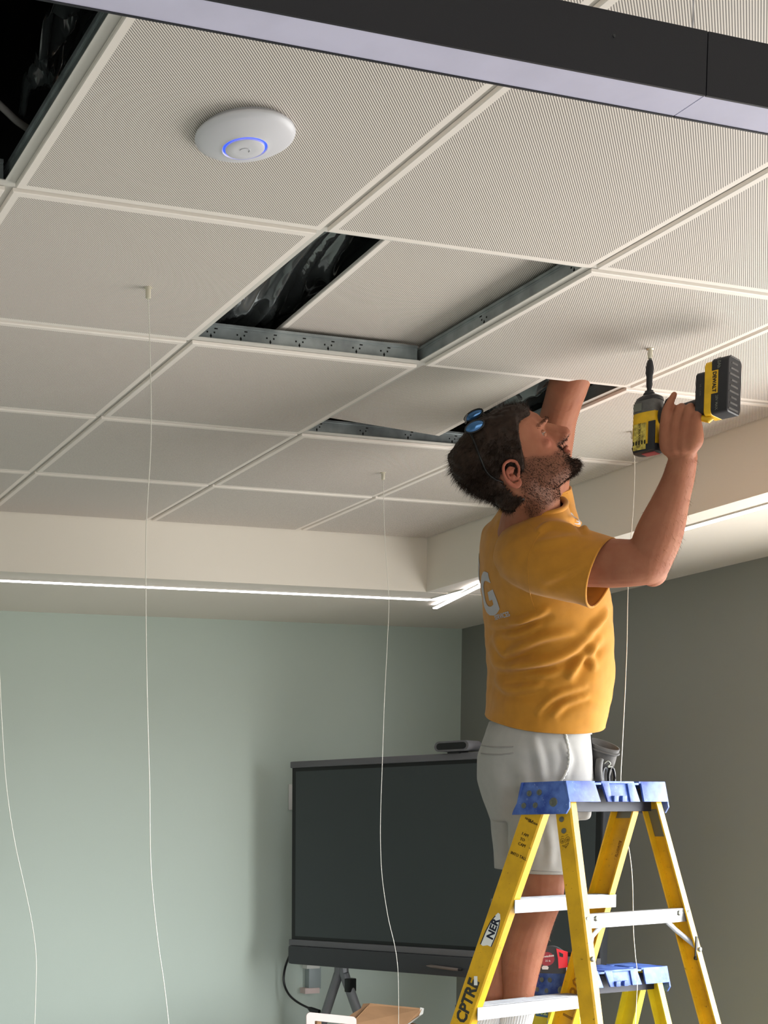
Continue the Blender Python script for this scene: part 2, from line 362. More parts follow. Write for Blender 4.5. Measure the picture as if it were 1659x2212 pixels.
tag(mb.build('data_cable', mat('cable_grey', srgb(150, 148, 145), 0.5), smooth=True), 'grey cable drooping inside the dark open bay', 'cable')
mb = MB(); mb.cyl((-1.3, -0.52, 3.12), (0.2, -0.47, 3.12), 0.016); tag(mb.build('sprinkler_pipe', mat('pipe_red', srgb(120, 20, 30), 0.45), smooth=0.7), 'dark red pipe deep inside the dark open bay', 'pipe')
for q, (yy, zz) in enumerate([(-0.43, 3.05), (-0.22, 3.04)]):
    mb = MB(); mb.box((-0.80, yy, zz), (1.0, 0.04, 0.012)); mb.box((-0.80, yy + 0.02, zz + 0.02), (1.0, 0.003, 0.04))
    tag(mb.build('strut_channel', M_galv), ['steel strut crossing the dark open bay nearer the pendant', 'steel strut crossing the dark open bay above the grey cable'][q], 'strut', 'struts inside the open bay')

# ------------------------------------------------------------------ cove light strips
M_led = mat('led_diffuser', (1, 1, 1), 0.4, emit=(1.0, 0.93, 0.96), estr=9)
def led(name, pts, w_, label, zb=ZS - 0.006, group=None):
    mb = MB()
    for a, c in zip(pts[:-1], pts[1:]):
        a = Vector(a); c = Vector(c); d = (c - a).normalized(); n = Vector((-d.y, d.x, 0)); n.normalize()
        mb.prism([a + n * w_ / 2 + Vector((0, 0, -0.004)), a + n * w_ / 2 * .7 + Vector((0, 0, -0.008)), a - n * w_ / 2 * .7 + Vector((0, 0, -0.008)), a - n * w_ / 2 + Vector((0, 0, -0.004)), a - n * w_ / 2, a + n * w_ / 2], c - a)
    return mb
LX, LY = 2.5, 2.5
def led_thing(label, run, w_=0.026):
    root = empty('strip_light', run[0], label, 'strip light')
    led('x', run, w_, '').build('diffuser', M_led, root)
    h = MB()
    for a, c in zip(run[:-1], run[1:]):
        a = Vector(a); c = Vector(c); d = (c - a).normalized(); n = Vector((-d.y, d.x, 0)).normalized()
        for s_ in (1, -1):
            h.prism([a + n * s_ * (w_ / 2 + 0.0005), a + n * s_ * (w_ / 2 + 0.0025), a + n * s_ * (w_ / 2 + 0.0025) + Vector((0, 0, -0.005)), a + n * s_ * (w_ / 2 + 0.0005) + Vector((0, 0, -0.005))], c - a)
    h.build('channel', M_rail, root)
led_thing('long glowing strip light along the back edge of the recessed ceiling', [(TL - .1, LY + 0.04, ZS), (LX - 0.014, LY, ZS)])
led_thing('glowing strip light along the right edge of the recessed ceiling', [(LX, LY, ZS), (LX, -3.0, ZS)])
led_thing('short loose light strip slanting off the corner behind the shirt', [(2.60, 2.63, ZS - 0.009), (2.452, 2.10, ZS - 0.009)], 0.024)

# ------------------------------------------------------------------ pendant bar
pend = empty('linear_pendant_light', (0.5, -0.95, 2.5), 'long black pendant light bar with a pale underside', 'pendant light')
M_blk = mat('pendant_black', srgb(30, 31, 38), 0.5, bump=0.0002, bscale=600)
M_lav = mat('pendant_diffuser', srgb(208, 206, 230), 0.45, var=0.10, vscale=9)
y0, y1, zb, ztp = -0.977, -0.921, 2.5, 2.574
for xa, xb in ((-0.93, 0.5952), (0.5968, 2.1)):
    mb = MB(); th = 0.003
    mb.box(((xa + xb) / 2, y0 + th / 2, (zb + ztp) / 2), (xb - xa, th, ztp - zb)); mb.box(((xa + xb) / 2, y1 - th / 2, (zb + ztp) / 2), (xb - xa, th, ztp - zb))
    mb.box(((xa + xb) / 2, (y0 + y1) / 2, ztp - th / 2), (xb - xa, y1 - y0 - 2 * th, th)); mb.build('housing', M_blk, pend)
    mb = MB(); mb.box(((xa + xb) / 2, (y0 + y1) / 2, zb + 0.004), (xb - xa, y1 - y0 - 2 * th, 0.006)); mb.build('diffuser', M_lav, pend)
mb = MB(); c = at(1326, 78, y=y0); mb.cyl(c + Vector((0, 0.001, 0)), c - Vector((0, .0012, 0)), 0.0018, seg=12); mb.build('screw', M_frame, pend)
mb = MB(); mb.cyl((0.597, -0.95, ztp), (0.597, -0.95, ztp + 0.008), 0.006); mb.cyl((0.597, -0.95, ztp + 0.008), (0.597, -0.95, ZC), 0.0009, seg=8); mb.build('suspension_cable', mat('steel_wire', srgb(190, 190, 198), 0.35, metal=0.8), pend, smooth=0.7)

# ------------------------------------------------------------------ access point
ap_c = Vector((0.525 * S - 0.0197, -0.425 * S - 0.049, ZP))
ap = empty('wireless_access_point', ap_c, 'white dome wireless access point with a blue light ring', 'access point')
M_ap = mat('ap_white', srgb(214, 214, 220), 0.38, spec=0.4); M_blue = mat('ap_ring_blue', srgb(60, 90, 255), 0.4, emit=srgb(40, 70, 255), estr=1.6)
dn = (0, 0, -1); RA = 0.0802
prof = [(RA * 0.86, -0.002), (RA * 0.90, 0.006), (RA * 0.985, 0.009), (RA, 0.0125), (RA * 0.985, 0.0155), (RA * 0.9, 0.0195), (RA * 0.78, 0.0232), (RA * 0.66, 0.0265), (RA * 0.56, 0.0288), (RA * 0.47, 0.0305), (RA * 0.455, 0.0312), (RA * 0.448, 0.0300), (RA * 0.42, 0.0288)]
mb = MB(); mb.lathe(ap_c + Vector((0, 0, 0.002)), dn, prof, seg=72); mb.build('dome', M_ap, ap, smooth=1.0)
mb = MB(); mb.lathe(ap_c, dn, [(RA * 0.44, 0.0262), (RA * 0.44, 0.0276), (RA * 0.38, 0.0276), (RA * .38, .0262)], seg=64); mb.build('light_ring', M_blue, ap, smooth=0.6)
mb = MB(); mb.lathe(ap_c, dn, [(RA * 0.39, 0.025), (RA * 0.393, 0.0302), (RA * 0.38, 0.0312), (RA * 0.2, 0.0318), (0.0001, 0.0319)], seg=64); mb.build('centre_disc', M_ap, ap, smooth=0.8)
mb = MB(); arc = [ap_c + Vector((0.008 * math.cos(t), 0.0075 * math.sin(t), -0.0320)) for t in [math.pi * (0.95 + k / 12 * 1.15) for k in range(13)]]
mb.tube(arc, 0.0009, seg=6); mb.build('emblem', mat('ap_emblem', srgb(188, 188, 194), 0.4), ap, smooth=True)

# ------------------------------------------------------------------ cable grippers and their hanging wires
M_wire = mat('hanging_wire', srgb(225, 222, 212), 0.4, metal=0.2); M_grip = mat('gripper_nickel', srgb(214, 208, 190), 0.35, metal=0.5)
def gripper(x, y, label, pts=None, dep=None, group='wire grippers screwed into the ceiling panels'):
    root = empty('wire_gripper', (x, y, ZP), label, 'wire gripper', group)
    mb = MB(); z = ZP
    mb.lathe((x, y, z), dn, [(0.0085, 0), (0.0085, 0.002), (0.0055, 0.0035), (0.0055, 0.020), (0.0048, 0.022), (0.002, 0.0225)], seg=20); mb.build('gripper_body', M_grip, root, smooth=0.6)
    if pts:
        w_ = [Vector((x, y, z - 0.02))] + [at(p[0], p[1], y=y + p[2]) for p in pts]
        mb = MB(); mb.tube(spline(w_, 8), 0.00105, seg=6); mb.build('wire', M_wire, root, smooth=True)
    return root
gripper(0.3953, 0.3392, 'left gripper with a long thin wire falling past the pale wall', [(323, 720, 0), (325, 800, 0), (326.5, 900, 0), (325, 980, .0), (320, 1060, 0), (316, 1140, 0), (315, 1250, 0), (316, 1400, 0), (319, 1550, 0), (323, 1700, 0), (325, 1850, 0), (331, 1940, 0), (342, 2040, 0), (355, 2130, 0), (366, 2230, 0), (372, 2330, 0)])
gripper(1.6750, 1.5257, 'small gripper with wire falling in front of the dark display', [(829, 1100, 0), (832, 1170, 0), (838, 1260, 0), (840, 1310, 0), (836, 1400, 0), (830, 1520, 0), (826, 1640, 0), (822, 1760, 0), (822, 1830, 0), (826, 1900, 0), (838, 1980, 0), (852, 2040, 0), (859, 2090, 0), (861, 2160, 0), (861, 2240, 0), (860, 2330, 0)])
gripper(2.1204, 0.9227, 'gripper partly behind the driver, its wire falling past the ladder', [(1371, 1000, 0), (1369, 1080, 0), (1364, 1150, 0), (1358, 1230, 0), (1356, 1300, 0), (1354, 1400, 0), (1350, 1500, 0), (1345, 1600, 0), (1341, 1690, 0), (1345, 1780, .02), (1358, 1830, .02), (1366, 1900, .02), (1368, 2000, -.1), (1372, 2060, -.14), (1377, 2110, -.14), (1374, 2180, -.14), (1371, 2260, -.14)])
gripper(1.6698, 0.3441, 'gripper being screwed in by the driver bit', None)
root = empty('wire_gripper', (-0.12, 0.6, ZP), 'thin wire hanging at the left edge of the picture', 'wire gripper', 'wire grippers screwed into the ceiling panels')
mb = MB(); gx = at(-45, 700, z=ZP); mb.lathe(gx, dn, [(0.0085, 0), (0.0085, 0.002), (0.0055, 0.0035), (0.0055, 0.020), (0.002, 0.0225)], seg=16); mb.build('gripper_body', M_grip, root, smooth=0.6)
mb = MB(); mb.tube(spline([gx + Vector((0, 0, -.02))] + [at(p[0], p[1], y=gx.y) for p in [(-30, 1000), (-12, 1250), (-2, 1430), (4, 1560), (14, 1700), (32, 1820), (54, 1920), (70, 2000), (78, 2070), (77, 2150), (74, 2240), (72, 2330)]], 8), 0.00095, seg=6); mb.build('wire', M_wire, root, smooth=True)

# ------------------------------------------------------------------ display on its stand
M_tvb = mat('display_body', srgb(52, 54, 58), 0.45); M_tvt = mat('display_trim', srgb(92, 92, 96), 0.42)
M_bez = mat('display_bezel', srgb(16, 17, 19), 0.3)
M_scr = mat('display_screen', srgb(50, 56, 58), 0.3, spec=0.6)
M_tube = mat('stand_tube', srgb(122, 123, 127), 0.4, metal=0.3)
tu = Vector((0.418, -0.909, 0)).normalized(); tn = Vector((tu.y, -tu.x, 0)); tn = tn if tn.x < 0 else -tn   # width axis, screen normal
T0 = Vector((2.136, 3.0, 0)); TWd = 1.40; zb, zt = 1.012, 1.889
tv = empty('interactive_display', T0 + tu * TWd / 2 + Vector((0, 0, zb)), 'large switched-off dark wall display with a pen on its lower bar', 'display')
def tvp(u, z, n=0.0): return T0 + tu * u + tn * n + Vector((0, 0, z))
RT_ = Matrix((tu, tn, Vector((0, 0, 1)))).transposed()
mb = MB(); mb.box(tvp(TWd / 2, (zb + zt) / 2 + 0.02, -0.035), (TWd, 0.06, zt - zb - 0.05), rot=RT_, bev=0.008); mb.build('body', M_tvb, tv, smooth=0.6)
def zl(py): return 1.0
mb = MB(); mb.box(tvp(TWd / 2, zt - 0.012, 0.0), (TWd, 0.03, 0.028), rot=RT_, bev=0.005); mb.build('top_trim', M_tvt, tv, smooth=0.6)
mb = MB(); mb.box(tvp(TWd / 2, zb + 0.095, 0.004), (TWd, 0.03, 0.026), rot=RT_, bev=0.003); mb.build('lower_trim', M_tvt, tv, smooth=0.6)
mb = MB(); mb.box(tvp(TWd / 2, zb + 0.041, 0.0), (TWd, 0.055, 0.082), rot=RT_, bev=0.012); lb = mb.build('lower_bar', M_tvb, tv, smooth=0.6)
mb = MB(); zc = (zb + 0.108 + zt - 0.026) / 2; hh = (zt - 0.026) - (zb + 0.108)
mb.box(tvp(TWd / 2, zc, -0.001), (TWd - 0.01, 0.012, hh), rot=RT_); mb.build('bezel', M_bez, tv)
mb = MB(); mb.box(tvp(TWd / 2, zc, 0.0025), (TWd - 0.05, 0.008, hh - 0.030), rot=RT_); mb.build('screen', M_scr, tv)
m_ = frame(-tu * -1, (0, 0, 1), tvp(0.93, zb + 0.095, 0.0195)) ; m_ = Matrix.Translation(tvp(0.93, zb + 0.095, 0.0195)) @ Matrix((( -tu.x*-1, 0, tn.x, 0), (tu.y, 0, tn.y, 0), (0, 1, 0, 0), (0, 0, 0, 1)))
mb = MB(); mb.box(tvp(0.93, zb + 0.095, 0.0195), (0.04, 0.001, 0.006), rot=RT_); mb.build('badge', M_bez, tv)
pen = empty('stylus_pen', tvp(0.78, zb + 0.035, 0.037), 'metallic pen stuck to the lower bar of the dark display', 'pen')
mb = MB(); a = tvp(0.70, zb + 0.038, 0.036); c = tvp(0.845, zb + 0.032, 0.036)
mb.tube([a, a + tu * 0.02, c - tu * 0.012, c], [0.0015, 0.0065, 0.0065, 0.006], seg=12); mb.build('barrel', mat('pen_metal', srgb(120, 110, 106), 0.35, metal=0.5), pen, smooth=0.7)
mb = MB(); mb.tube([c, c + tu * 0.014], [0.006, 0.005], seg=12); mb.build('pen_cap', M_bez, pen, smooth=0.7)
# camera bar on top
cmb = empty('conference_camera', tvp(0.94, zt, 0.0), 'small grey camera bar on top edge of the dark display', 'camera')
cl = at(902, 1622, x=tvp(0.86, 0).x); u0, u1 = 0.725, 0.875
mb = MB()
def capsule(u0, u1, zc_, r, n0, n1):
    ring = []
    for k in range(10): t = math.pi / 2 + math.pi * k / 9; ring.append((u0 + r + r * math.cos(t), zc_ + r * math.sin(t)))
    for k in range(10): t = -math.pi / 2 + math.pi * k / 9; ring.append((u1 - r + r * math.cos(t), zc_ + r * math.sin(t)))
    return [[tvp(u, z, n) for u, z in ring] for n in (n0, n1)]
rg = capsule(u0, u1, zt + 0.028, 0.020, 0.04, -0.06); mb.ring_loft(rg); mb.build('camera_body', mat('camera_grey', srgb(98, 98, 102), 0.5), cmb, smooth=0.6)
rg = capsule(u0 + 0.01, u1 - 0.01, zt + 0.028, 0.013, 0.0415, 0.038); mb = MB(); mb.ring_loft(rg); mb.build('lens_cover', M_bez, cmb, smooth=0.6)
mb = MB(); mb.box(tvp((u0 + u1) / 2, zt + 0.005, -0.01), (0.05, 0.07, 0.010), rot=RT_); mb.build('mount', M_bez, cmb)
# stand
st = empty('display_stand', tvp(TWd / 2, 0, -0.12), 'grey tubular floor stand that carries the dark display', 'stand')
def sp(px, py, n=-0.12):     # a point of the stand's plane, behind the panel
    o = T0 + tn * n; d = at(px, py, z=1.0) - CAM; d.normalize(); t = (o - CAM).dot(tn) / d.dot(tn); return CAM + d * t
pA = [sp(733, 1960), sp(733, 2085), sp(729, 2110), sp(716, 2150), sp(696, 2212), sp(660, 2330), sp(600, 2520)]
pB = [sp(742, 1960), sp(742, 2085), sp(746, 2110), sp(760, 2150), sp(780, 2205), sp(830, 2330), sp(905, 2520)]
for p_, q in ((pA, 0), (pB, 1)):
    p_ = [Vector((v.x, v.y, max(v.z, 0.04))) for v in p_]
    mb = MB(); mb.tube(spline(p_, 6), 0.021, seg=16); mb.build('upright_tube', M_tube, st, smooth=True)
mb = MB(); mb.box(sp(757, 2128, -0.12), (0.03, 0.05, 0.06), rot=RT_, bev=0.006); mb.build('clamp_knob', M_bez, st, smooth=0.6)
f0 = Vector((pA[-1].x, pA[-1].y, 0.03)); f1 = Vector((pB[-1].x, pB[-1].y, 0.03))
for c in (f0, f1):
    mb = MB(); mb.box(c, (0.07, 0.7, 0.04), rot=RT_, bev=0.01); mb.build('foot', M_tube, st, smooth=0.6)
mb = MB(); mb.box(tvp(0.62, 1.45, -0.095), (0.5, 0.05, 0.45), rot=RT_); mb.build('mount_plate', M_bez, st)
mb = MB(); mb.tube(spline([sp(640, 2030, -.09), sp(627, 2060, -.09), sp(616, 2090), sp(613, 2120), sp(622, 2145), sp(640, 2163), sp(668, 2178), sp(688, 2184)], 8), 0.0052, seg=10)
pc = tag(mb.build('power_cable', M_bez, smooth=True), 'black power cable curving down from the left corner of the display', 'cable')
mb = MB(); mb.tube([sp(666, 2177), sp(672, 2181), sp(690, 2186)], [0.006, 0.013, 0.011], seg=12); o = mb.build('plug', M_bez, pc, smooth=0.7)
# wall boxes
M_plate = mat('wall_plate_white', srgb(205, 205, 200), 0.4)
def wall_box(px, py, w_, h_, m, d_=0.008, lab='', name='wall_plate'):
    c = at(px, py, y=WY); mb = MB(); mb.box((c.x, WY - d_ / 2, c.z), (w_, d_, h_), bev=0.002)
    return tag(mb.build(name, m, smooth=0.6), lab, 'wall plate')
wall_box(632, 1722, 0.045, 0.115, M_plate, lab='white wall plate half hidden behind left edge of the display')
root = empty('cable_box', at(676, 2112, y=WY), 'pale grey wall box with white top and pinkish bottom under the display', 'wall box')
M_bx = mat('box_grey', srgb(140, 150, 150), 0.4); M_pk = mat('box_pink', srgb(205, 185, 180), 0.5)
c = at(676, 2112, y=WY - 0.02)
mb = MB(); mb.box((c.x, WY - 0.02, c.z), (0.062, 0.04, 0.10), bev=0.003); mb.build('box_body', M_bx, root, smooth=0.6)
c2 = at(676, 2088, y=WY - 0.04); mb = MB(); mb.box((c2.x, WY - 0.022, c2.z), (0.066, 0.044, 0.018)); mb.build('top_cover', M_plate, root)
c2 = at(673, 2140, y=WY - 0.04); mb = MB(); mb.box((c2.x, WY - 0.024, c2.z), (0.074, 0.048, 0.025)); mb.build('bottom_cover', M_pk, root)

# ------------------------------------------------------------------ carton and packing card on a table in front of the display
M_card = mat('cardboard', srgb(158, 122, 88), 0.85, var=0.12, vscale=14); M_cardd = mat('cardboard_fold', srgb(128, 98, 70), 0.85)
yb = 2.2
tbl = empty('folding_table', (at(800, 2300, y=yb).x, yb, 0), 'low white table below the frame that carries the open carton', 'table')
cx = at(800, 2230, y=yb); ztab = 0.74
mb = MB(); mb.box((cx.x, yb, ztab - 0.015), (0.9, 0.55, 0.03), bev=0.005); mb.build('tabletop', M_plate, tbl, smooth=0.6)
for sx in (-1, 1):
    for sy in (-1, 1):
        mb = MB(); mb.cyl((cx.x + sx * 0.40, yb + sy * 0.23, 0), (cx.x + sx * 0.40, yb + sy * 0.23, ztab - .03), 0.015); mb.build('leg', M_tube, tbl, smooth=0.7)
ct = empty('carton', (cx.x + 0.05, yb, ztab), 'open brown cardboard carton with a raised lid flap', 'box')
bw, bd = 0.40, 0.30; zt_ = at(800, 2225, y=yb).z; bh = zt_ - ztab; c = Vector((cx.x + 0.05, yb, ztab))
def wallb(dx, dy, sx, sy):
    mb = MB(); mb.box(c + Vector((dx, dy, bh / 2)), (sx, sy, bh)); mb.build('carton_wall', M_card, ct)
wallb(0, bd / 2, bw, 0.005); wallb(0, -bd / 2, bw, 0.005); wallb(bw / 2, 0, 0.005, bd - 0.01); wallb(-bw / 2, 0, 0.005, bd - 0.01)
def flap(p, m, name='flap', th=0.004):
    pts = [at(a, b_, y=y_) for a, b_, y_ in p]; n = (pts[1] - pts[0]).cross(pts[2] - pts[0]).normalized() * th
    mb = MB(); mb.prism(pts, n); return mb.build(name, m, ct)
flap([(800, 2167, yb + .18), (912, 2178, yb + .16), (906, 2192, yb + .14), (862, 2226, yb + .02), (752, 2236, yb), (758, 2212, yb + 0.02)], M_card)
flap([(784, 2168, yb + .18), (800, 2167, yb + .18), (782, 2196, yb + .1), (755, 2214, yb + .02), (735, 2212, yb + .02), (760, 2190, yb + .1), (780, 2178, yb + .15)], M_cardd)
flap([(908, 2176, yb + .16), (916, 2178, yb + .16), (914, 2190, yb + .15), (868, 2226, yb + .02), (860, 2226, yb + .02), (906, 2194, yb + .14)], M_plate)
M_pc = mat('packing_card', srgb(206, 192, 188), 0.6)
pk = empty('packing_insert', at(716, 2230, y=yb - .2), 'pale rounded packing insert with a cut-out window leaning on the carton', 'packing insert')
def rr(x0, y0, x1, y1, r, y_, n=5):
    out = []
    for cx_, cy_, a0 in ((x0 + r, y0 + r, 180), (x1 - r, y0 + r, 270), (x1 - r, y1 - r, 0), (x0 + r, y1 - r, 90)):
        for k in range(n + 1):
            t = R(a0 + 90 * k / n); out.append(at(cx_ + r * math.cos(t), cy_ + r * math.sin(t) + (cx_ - x0) * 0.10, y=y_))
    return out
mb = MB(); o1 = rr(662, 2186, 770, 2290, 9, yb - .2); o2 = rr(680, 2205, 756, 2270, 2, yb - .2)
th = Vector((0, 0.004, 0)); nn = len(o1)
mb.add(o1 + o2 + [p + th for p in o1] + [p + th for p in o2], [(i, (i + 1) % nn, nn + (i + 1) % nn, nn + i) for i in range(nn)] + [(2 * nn + i, 3 * nn + i, 3 * nn + (i + 1) % nn, 2 * nn + (i + 1) % nn) for i in range(nn)] + [(i, 2 * nn + i, 2 * nn + (i + 1) % nn, (i + 1) % nn) for i in range(nn)] + [(nn + i, nn + (i + 1) % nn, 3 * nn + (i + 1) % nn, 3 * nn + i) for i in range(nn)])
mb.build('card', M_pc, pk)
mb = MB(); c3 = at(687, 2215, y=yb - .18); mb.box(c3, (0.02, 0.02, 0.05), bev=0.004); mb.build('tab', M_card, pk)
mb = MB(); c4 = at(799, 2216, y=yb - .05); mb.lathe(c4 - Vector((0, 0, 0.05)), (0, 0, 1), [(0.035, 0), (0.036, 0.035), (0.028, 0.046), (0.0001, 0.05)], seg=24)
tag(mb.build('wrapped_part', M_plate, smooth=0.8), 'small white domed lid peeking out of the carton', 'lid')

# ------------------------------------------------------------------ step ladders
M_yel = mat('fibreglass_yellow', srgb(222, 172, 26), 0.42, var=0.22, vscale=14, speck=srgb(110, 84, 24), bump=0.0003, bscale=240)
M_yel2 = mat('fibreglass_lemon', srgb(224, 204, 44), 0.42, var=0.12, vscale=16, bump=0.0003, bscale=240)
M_blue_c = mat('ladder_cap_blue', srgb(36, 64, 142), 0.5, var=0.30, vscale=22, bump=0.0004, bscale=120, col2=srgb(86, 118, 190), speck=srgb(150, 170, 210))
M_alu = mat('step_aluminium', srgb(160, 163, 167), 0.5, metal=0.35, var=0.25, vscale=30, speck=srgb(96, 96, 96), bump=0.0003, bscale=90)
M_riv = mat('rivet_zinc', srgb(118, 120, 112), 0.4, metal=0.7)
M_ink = mat('marker_ink', srgb(50, 38, 20), 0.7); M_stk = mat('sticker_white', srgb(225, 226, 222), 0.45); M_navy = mat('sticker_navy', srgb(26, 30, 48), 0.5)
M_plst = mat('rail_shoe_dark', srgb(38, 40, 52), 0.6)

def step_ladder(root, P, steps_z, M_y, braces, big):
    x0, y0, ph, zt = P['x'], P['y'], P['ph'], P['zt']
    l = Vector((math.cos(ph), math.sin(ph), 0)); d = Vector((l.y, -l.x, 0))
    def W(L, D, h): return Vector((x0, y0, zt - h)) + l * L + d * D
    hf = zt
    fr = lambda h: (P['fa'] + P['fw'] * h, P['fd'] - P['fs'] * h)       # outer rear corner of the front rails: (L, D)
    rr_ = lambda h: (P['ra'] + P['rw'] * h, P['rd'] + P['rs'] * h)      # outer rear corner of the rear rails
    def rail(fn, sgn, wid, flg, th, toward, h0, h1, m, nm):
        """C-section rail: web on the outer side, flanges turned inwards; 'toward' is -1 when the web runs to the front from the corner"""
        rings = []
        for h in (h0, h1):
            L, D = fn(h); L *= sgn; i = -sgn
            pts = [(0, 0), (flg, 0), (flg, th), (th, th), (th, wid - th), (flg, wid - th), (flg, wid), (0, wid)]
            r_ = 0.004
            pts = [(r_, 0), (flg, 0), (flg, th), (th, th), (th, wid - th), (flg, wid - th), (flg, wid), (r_, wid), (0, wid - r_), (0, r_)]
            rings.append([W(L + i * a, D - b_, h) for a, b_ in pts])
        mb = MB(); mb.ring_loft(rings, m); return mb.build(nm, m, root)
    ht = 0.018
    fl = rail(fr, -1, P['wf'], 0.028, 0.0045, -1, ht, hf, M_y, 'front_rail'); f2 = rail(fr, 1, P['wf'], 0.028, 0.0045, -1, ht, hf, M_y, 'front_rail')
    r1 = rail(rr_, -1, P['wr'], 0.025, 0.0045, -1, ht + 0.02, hf, M_y, 'rear_rail'); r2 = rail(rr_, 1, P['wr'], 0.025, 0.0045, -1, ht + 0.02, hf, M_y, 'rear_rail')
    # rubber feet
    for fn, wd in ((fr, P['wf']), (rr_, P['wr'])):
        for s_ in (-1, 1):
            L, D = fn(hf - 0.02); mb = MB(); mb.box(W(s_ * (L - 0.014), D - wd / 2, hf - 0.014), (0.038, wd + .012, 0.028), rot=Matrix((l, d, Vector((0, 0, 1)))).transposed(), bev=0.003); mb.build('rubber_foot', M_plst, root, smooth=0.6)
    rot = Matrix((l, d, Vector((0, 0, 1)))).transposed()
    sd = P['wf'] + 0.004
    for h in steps_z:
        L, D = fr(h); Li = L - 0.004; mb = MB(); th = 0.002; H = 0.036
        c = D - 0.002
        for (dd, hh_, sy, sz_) in ((c - sd / 2, h + th / 2, sd, th), (c + th / 2 - .0, h + H / 2, th, H), (c - sd + th / 2, h + H / 2, th, H)):
            mb.box(W(0, dd + (0.004 if sy == th and dd > c - .01 else 0), hh_), (2 * Li, sy, sz_), rot=rot)
        for q in range(9): mb.box(W(0, c - 0.008 - q * (sd - 0.016) / 8, h - 0.0006), (2 * Li, 0.0022, 0.0014), rot=rot)
        mb.build('step', M_alu, root)
        for s_ in (-1, 1):
            mb = MB(); p = W(s_ * (L - 0.013), D, h + 0.02); mb.lathe(p - d * 0.0005, d, [(0.0080, 0), (0.0072, 0.0026), (0.004, 0.0040), (0.0001, 0.0044)], seg=16); mb.build('rivet', M_riv, root, smooth=0.8)
    for h in braces:
        L, D = rr_(h); mb = MB(); Li = L - 0.0045; th = 0.002; H = 0.036
        mb.box(W(0, D - 0.006, h + H / 2), (2 * Li, th, H), rot=rot); mb.box(W(0, D - 0.006 - 0.011, h + th / 2), (2 * Li, 0.022, th), rot=rot); mb.box(W(0, D - 0.017, h + H), (2 * Li, 0.022, th), rot=rot)
        mb.box(W(0, D - 0.0045, h + 0.012), (2 * Li, 0.0012, 0.003), rot=rot)
        mb.build('rear_brace', M_alu, root)
        for s_, a in ((-1, 0.055), (1, 0.045), (-1, -0.013), (1, -0.013)):
            mb = MB(); p = W(s_ * (L - (a if a > 0 else 0.012)), D - (0.005 if a > 0 else 0), h + 0.012); mb.lathe(p, d, [(0.0074, 0), (0.0066, 0.0026), (0.004, 0.0040), (0.0001, 0.0043)], seg=16); mb.build('rivet', M_riv, root, smooth=0.8)
        # gusset braces down to the rails
        for s_ in (-1, 1):
            Lb, Db = rr_(h + 0.115)
            mb = MB(); mb.tube([W(s_ * (L - 0.085), D - 0.012, h + H - .002), W(s_ * (L - 0.05), D - 0.010, h + H + 0.022), W(s_ * (Lb - 0.012), Db - 0.010, h + 0.105)], 0.0075, seg=8, flat=0.5); mb.build('gusset', M_alu, root, smooth=0.7)
            mb = MB(); p = W(s_ * (Lb - 0.012), Db, h + 0.112); mb.lathe(p, d, [(0.0074, 0), (0.0066, 0.0026), (0.004, 0.0040), (0.0001, 0.0043)], seg=16); mb.build('rivet', M_riv, root, smooth=0.8)
    # cap : deep skirts at the ends, shorter sides with raised faces
    a_, bt, bb, h1, h2 = P['ca'], P['cb'], P['cbb'], P['h1'], P['h2']
    def capring(La, front, rear, hh_):
        return (La, front, rear, hh_)
    mb = MB(); t = 0.006
    # top plate with three raised lands and recesses
    for (u0_, u1_, dz) in ((-a_, -a_ * .45, 0), (-a_ * .45, -a_ * .32, 0.004), (-a_ * .32, a_ * .34, 0.0), (a_ * .34, a_ * .46, 0.004), (a_ * .46, a_, 0)):
        mb.prism([W(u0_, -bt, dz), W(u1_, -bt, dz), W(u1_, bt, dz), W(u0_, bt, dz)], Vector((0, 0, -t)))
    # end skirts
    for s_ in (-1, 1):
        La = s_ * a_; o_ = s_ * 0.006
        poly = [W(La, -bt, 0), W(La, bt, 0), W(La + o_, bt + 0.012, h1), W(La + o_ * 1.3, bt + 0.014, h2 - 0.016), W(La + o_ * 1.4, bt + 0.004, h2), W(La + o_ * 1.4, -bb - 0.004, h2), W(La + o_ * 1.3, -bb, h2 - 0.012), W(La + o_, -bt - 0.012, h1)]
        if s_ > 0: poly.reverse()
        mb.prism(poly, l * (-s_ * t))
    # side skirts front and rear: panels at alternating depth
    for s_ in (-1, 1):
        segs = [(-a_ - .005, -a_ * .46, 0.0, h1), (-a_ * .46, -a_ * .31, -0.030, h1), (-a_ * .31, -a_ * .16, -0.001, h1), (-a_ * .16, a_ * .22, -0.006, h1), (a_ * .22, a_ * .36, -0.001, h1), (a_ * .36, a_ * .5, -0.030, h1), (a_ * .5, a_ + .005, 0.0, h1)]
        for k, (u0_, u1_, dp, hh_) in enumerate(segs):
            q0 = s_ * (bt + dp); q1 = s_ * (bt + 0.013 + dp); sk = 0.010 if k in (0, 2) else (-0.010 if k in (4, 6) else 0.0)
            s0 = 0.010 * (1 if k in (1,) else 0); 
            e0 = {0: 0, 1: .012, 2: .012, 3: 0, 4: 0.0, 5: .012, 6: 0.0}[k] ; e1 = {0: .012, 1: .012, 2: .0, 3: 0, 4: .012, 5: .0, 6: 0}[k]
            poly = [W(u0_, q0, 0), W(u1_, q0, 0), W(u1_ + e1, q1, hh_), W(u0_ + e0, q1, hh_)]
            n_ = d * (-s_ * t)
            mb.prism(poly, n_)
        for dx in (-0.022, 0.012):
            mb.box(W(dx, s_ * (bt + 0.012), h1 - 0.008), (0.018, 0.010, 0.016), rot=rot)
    mb.build('cap', M_blue_c, root, bevel=0.0012, smooth=0.5)
    # inner boot under the cap
    mb = MB()
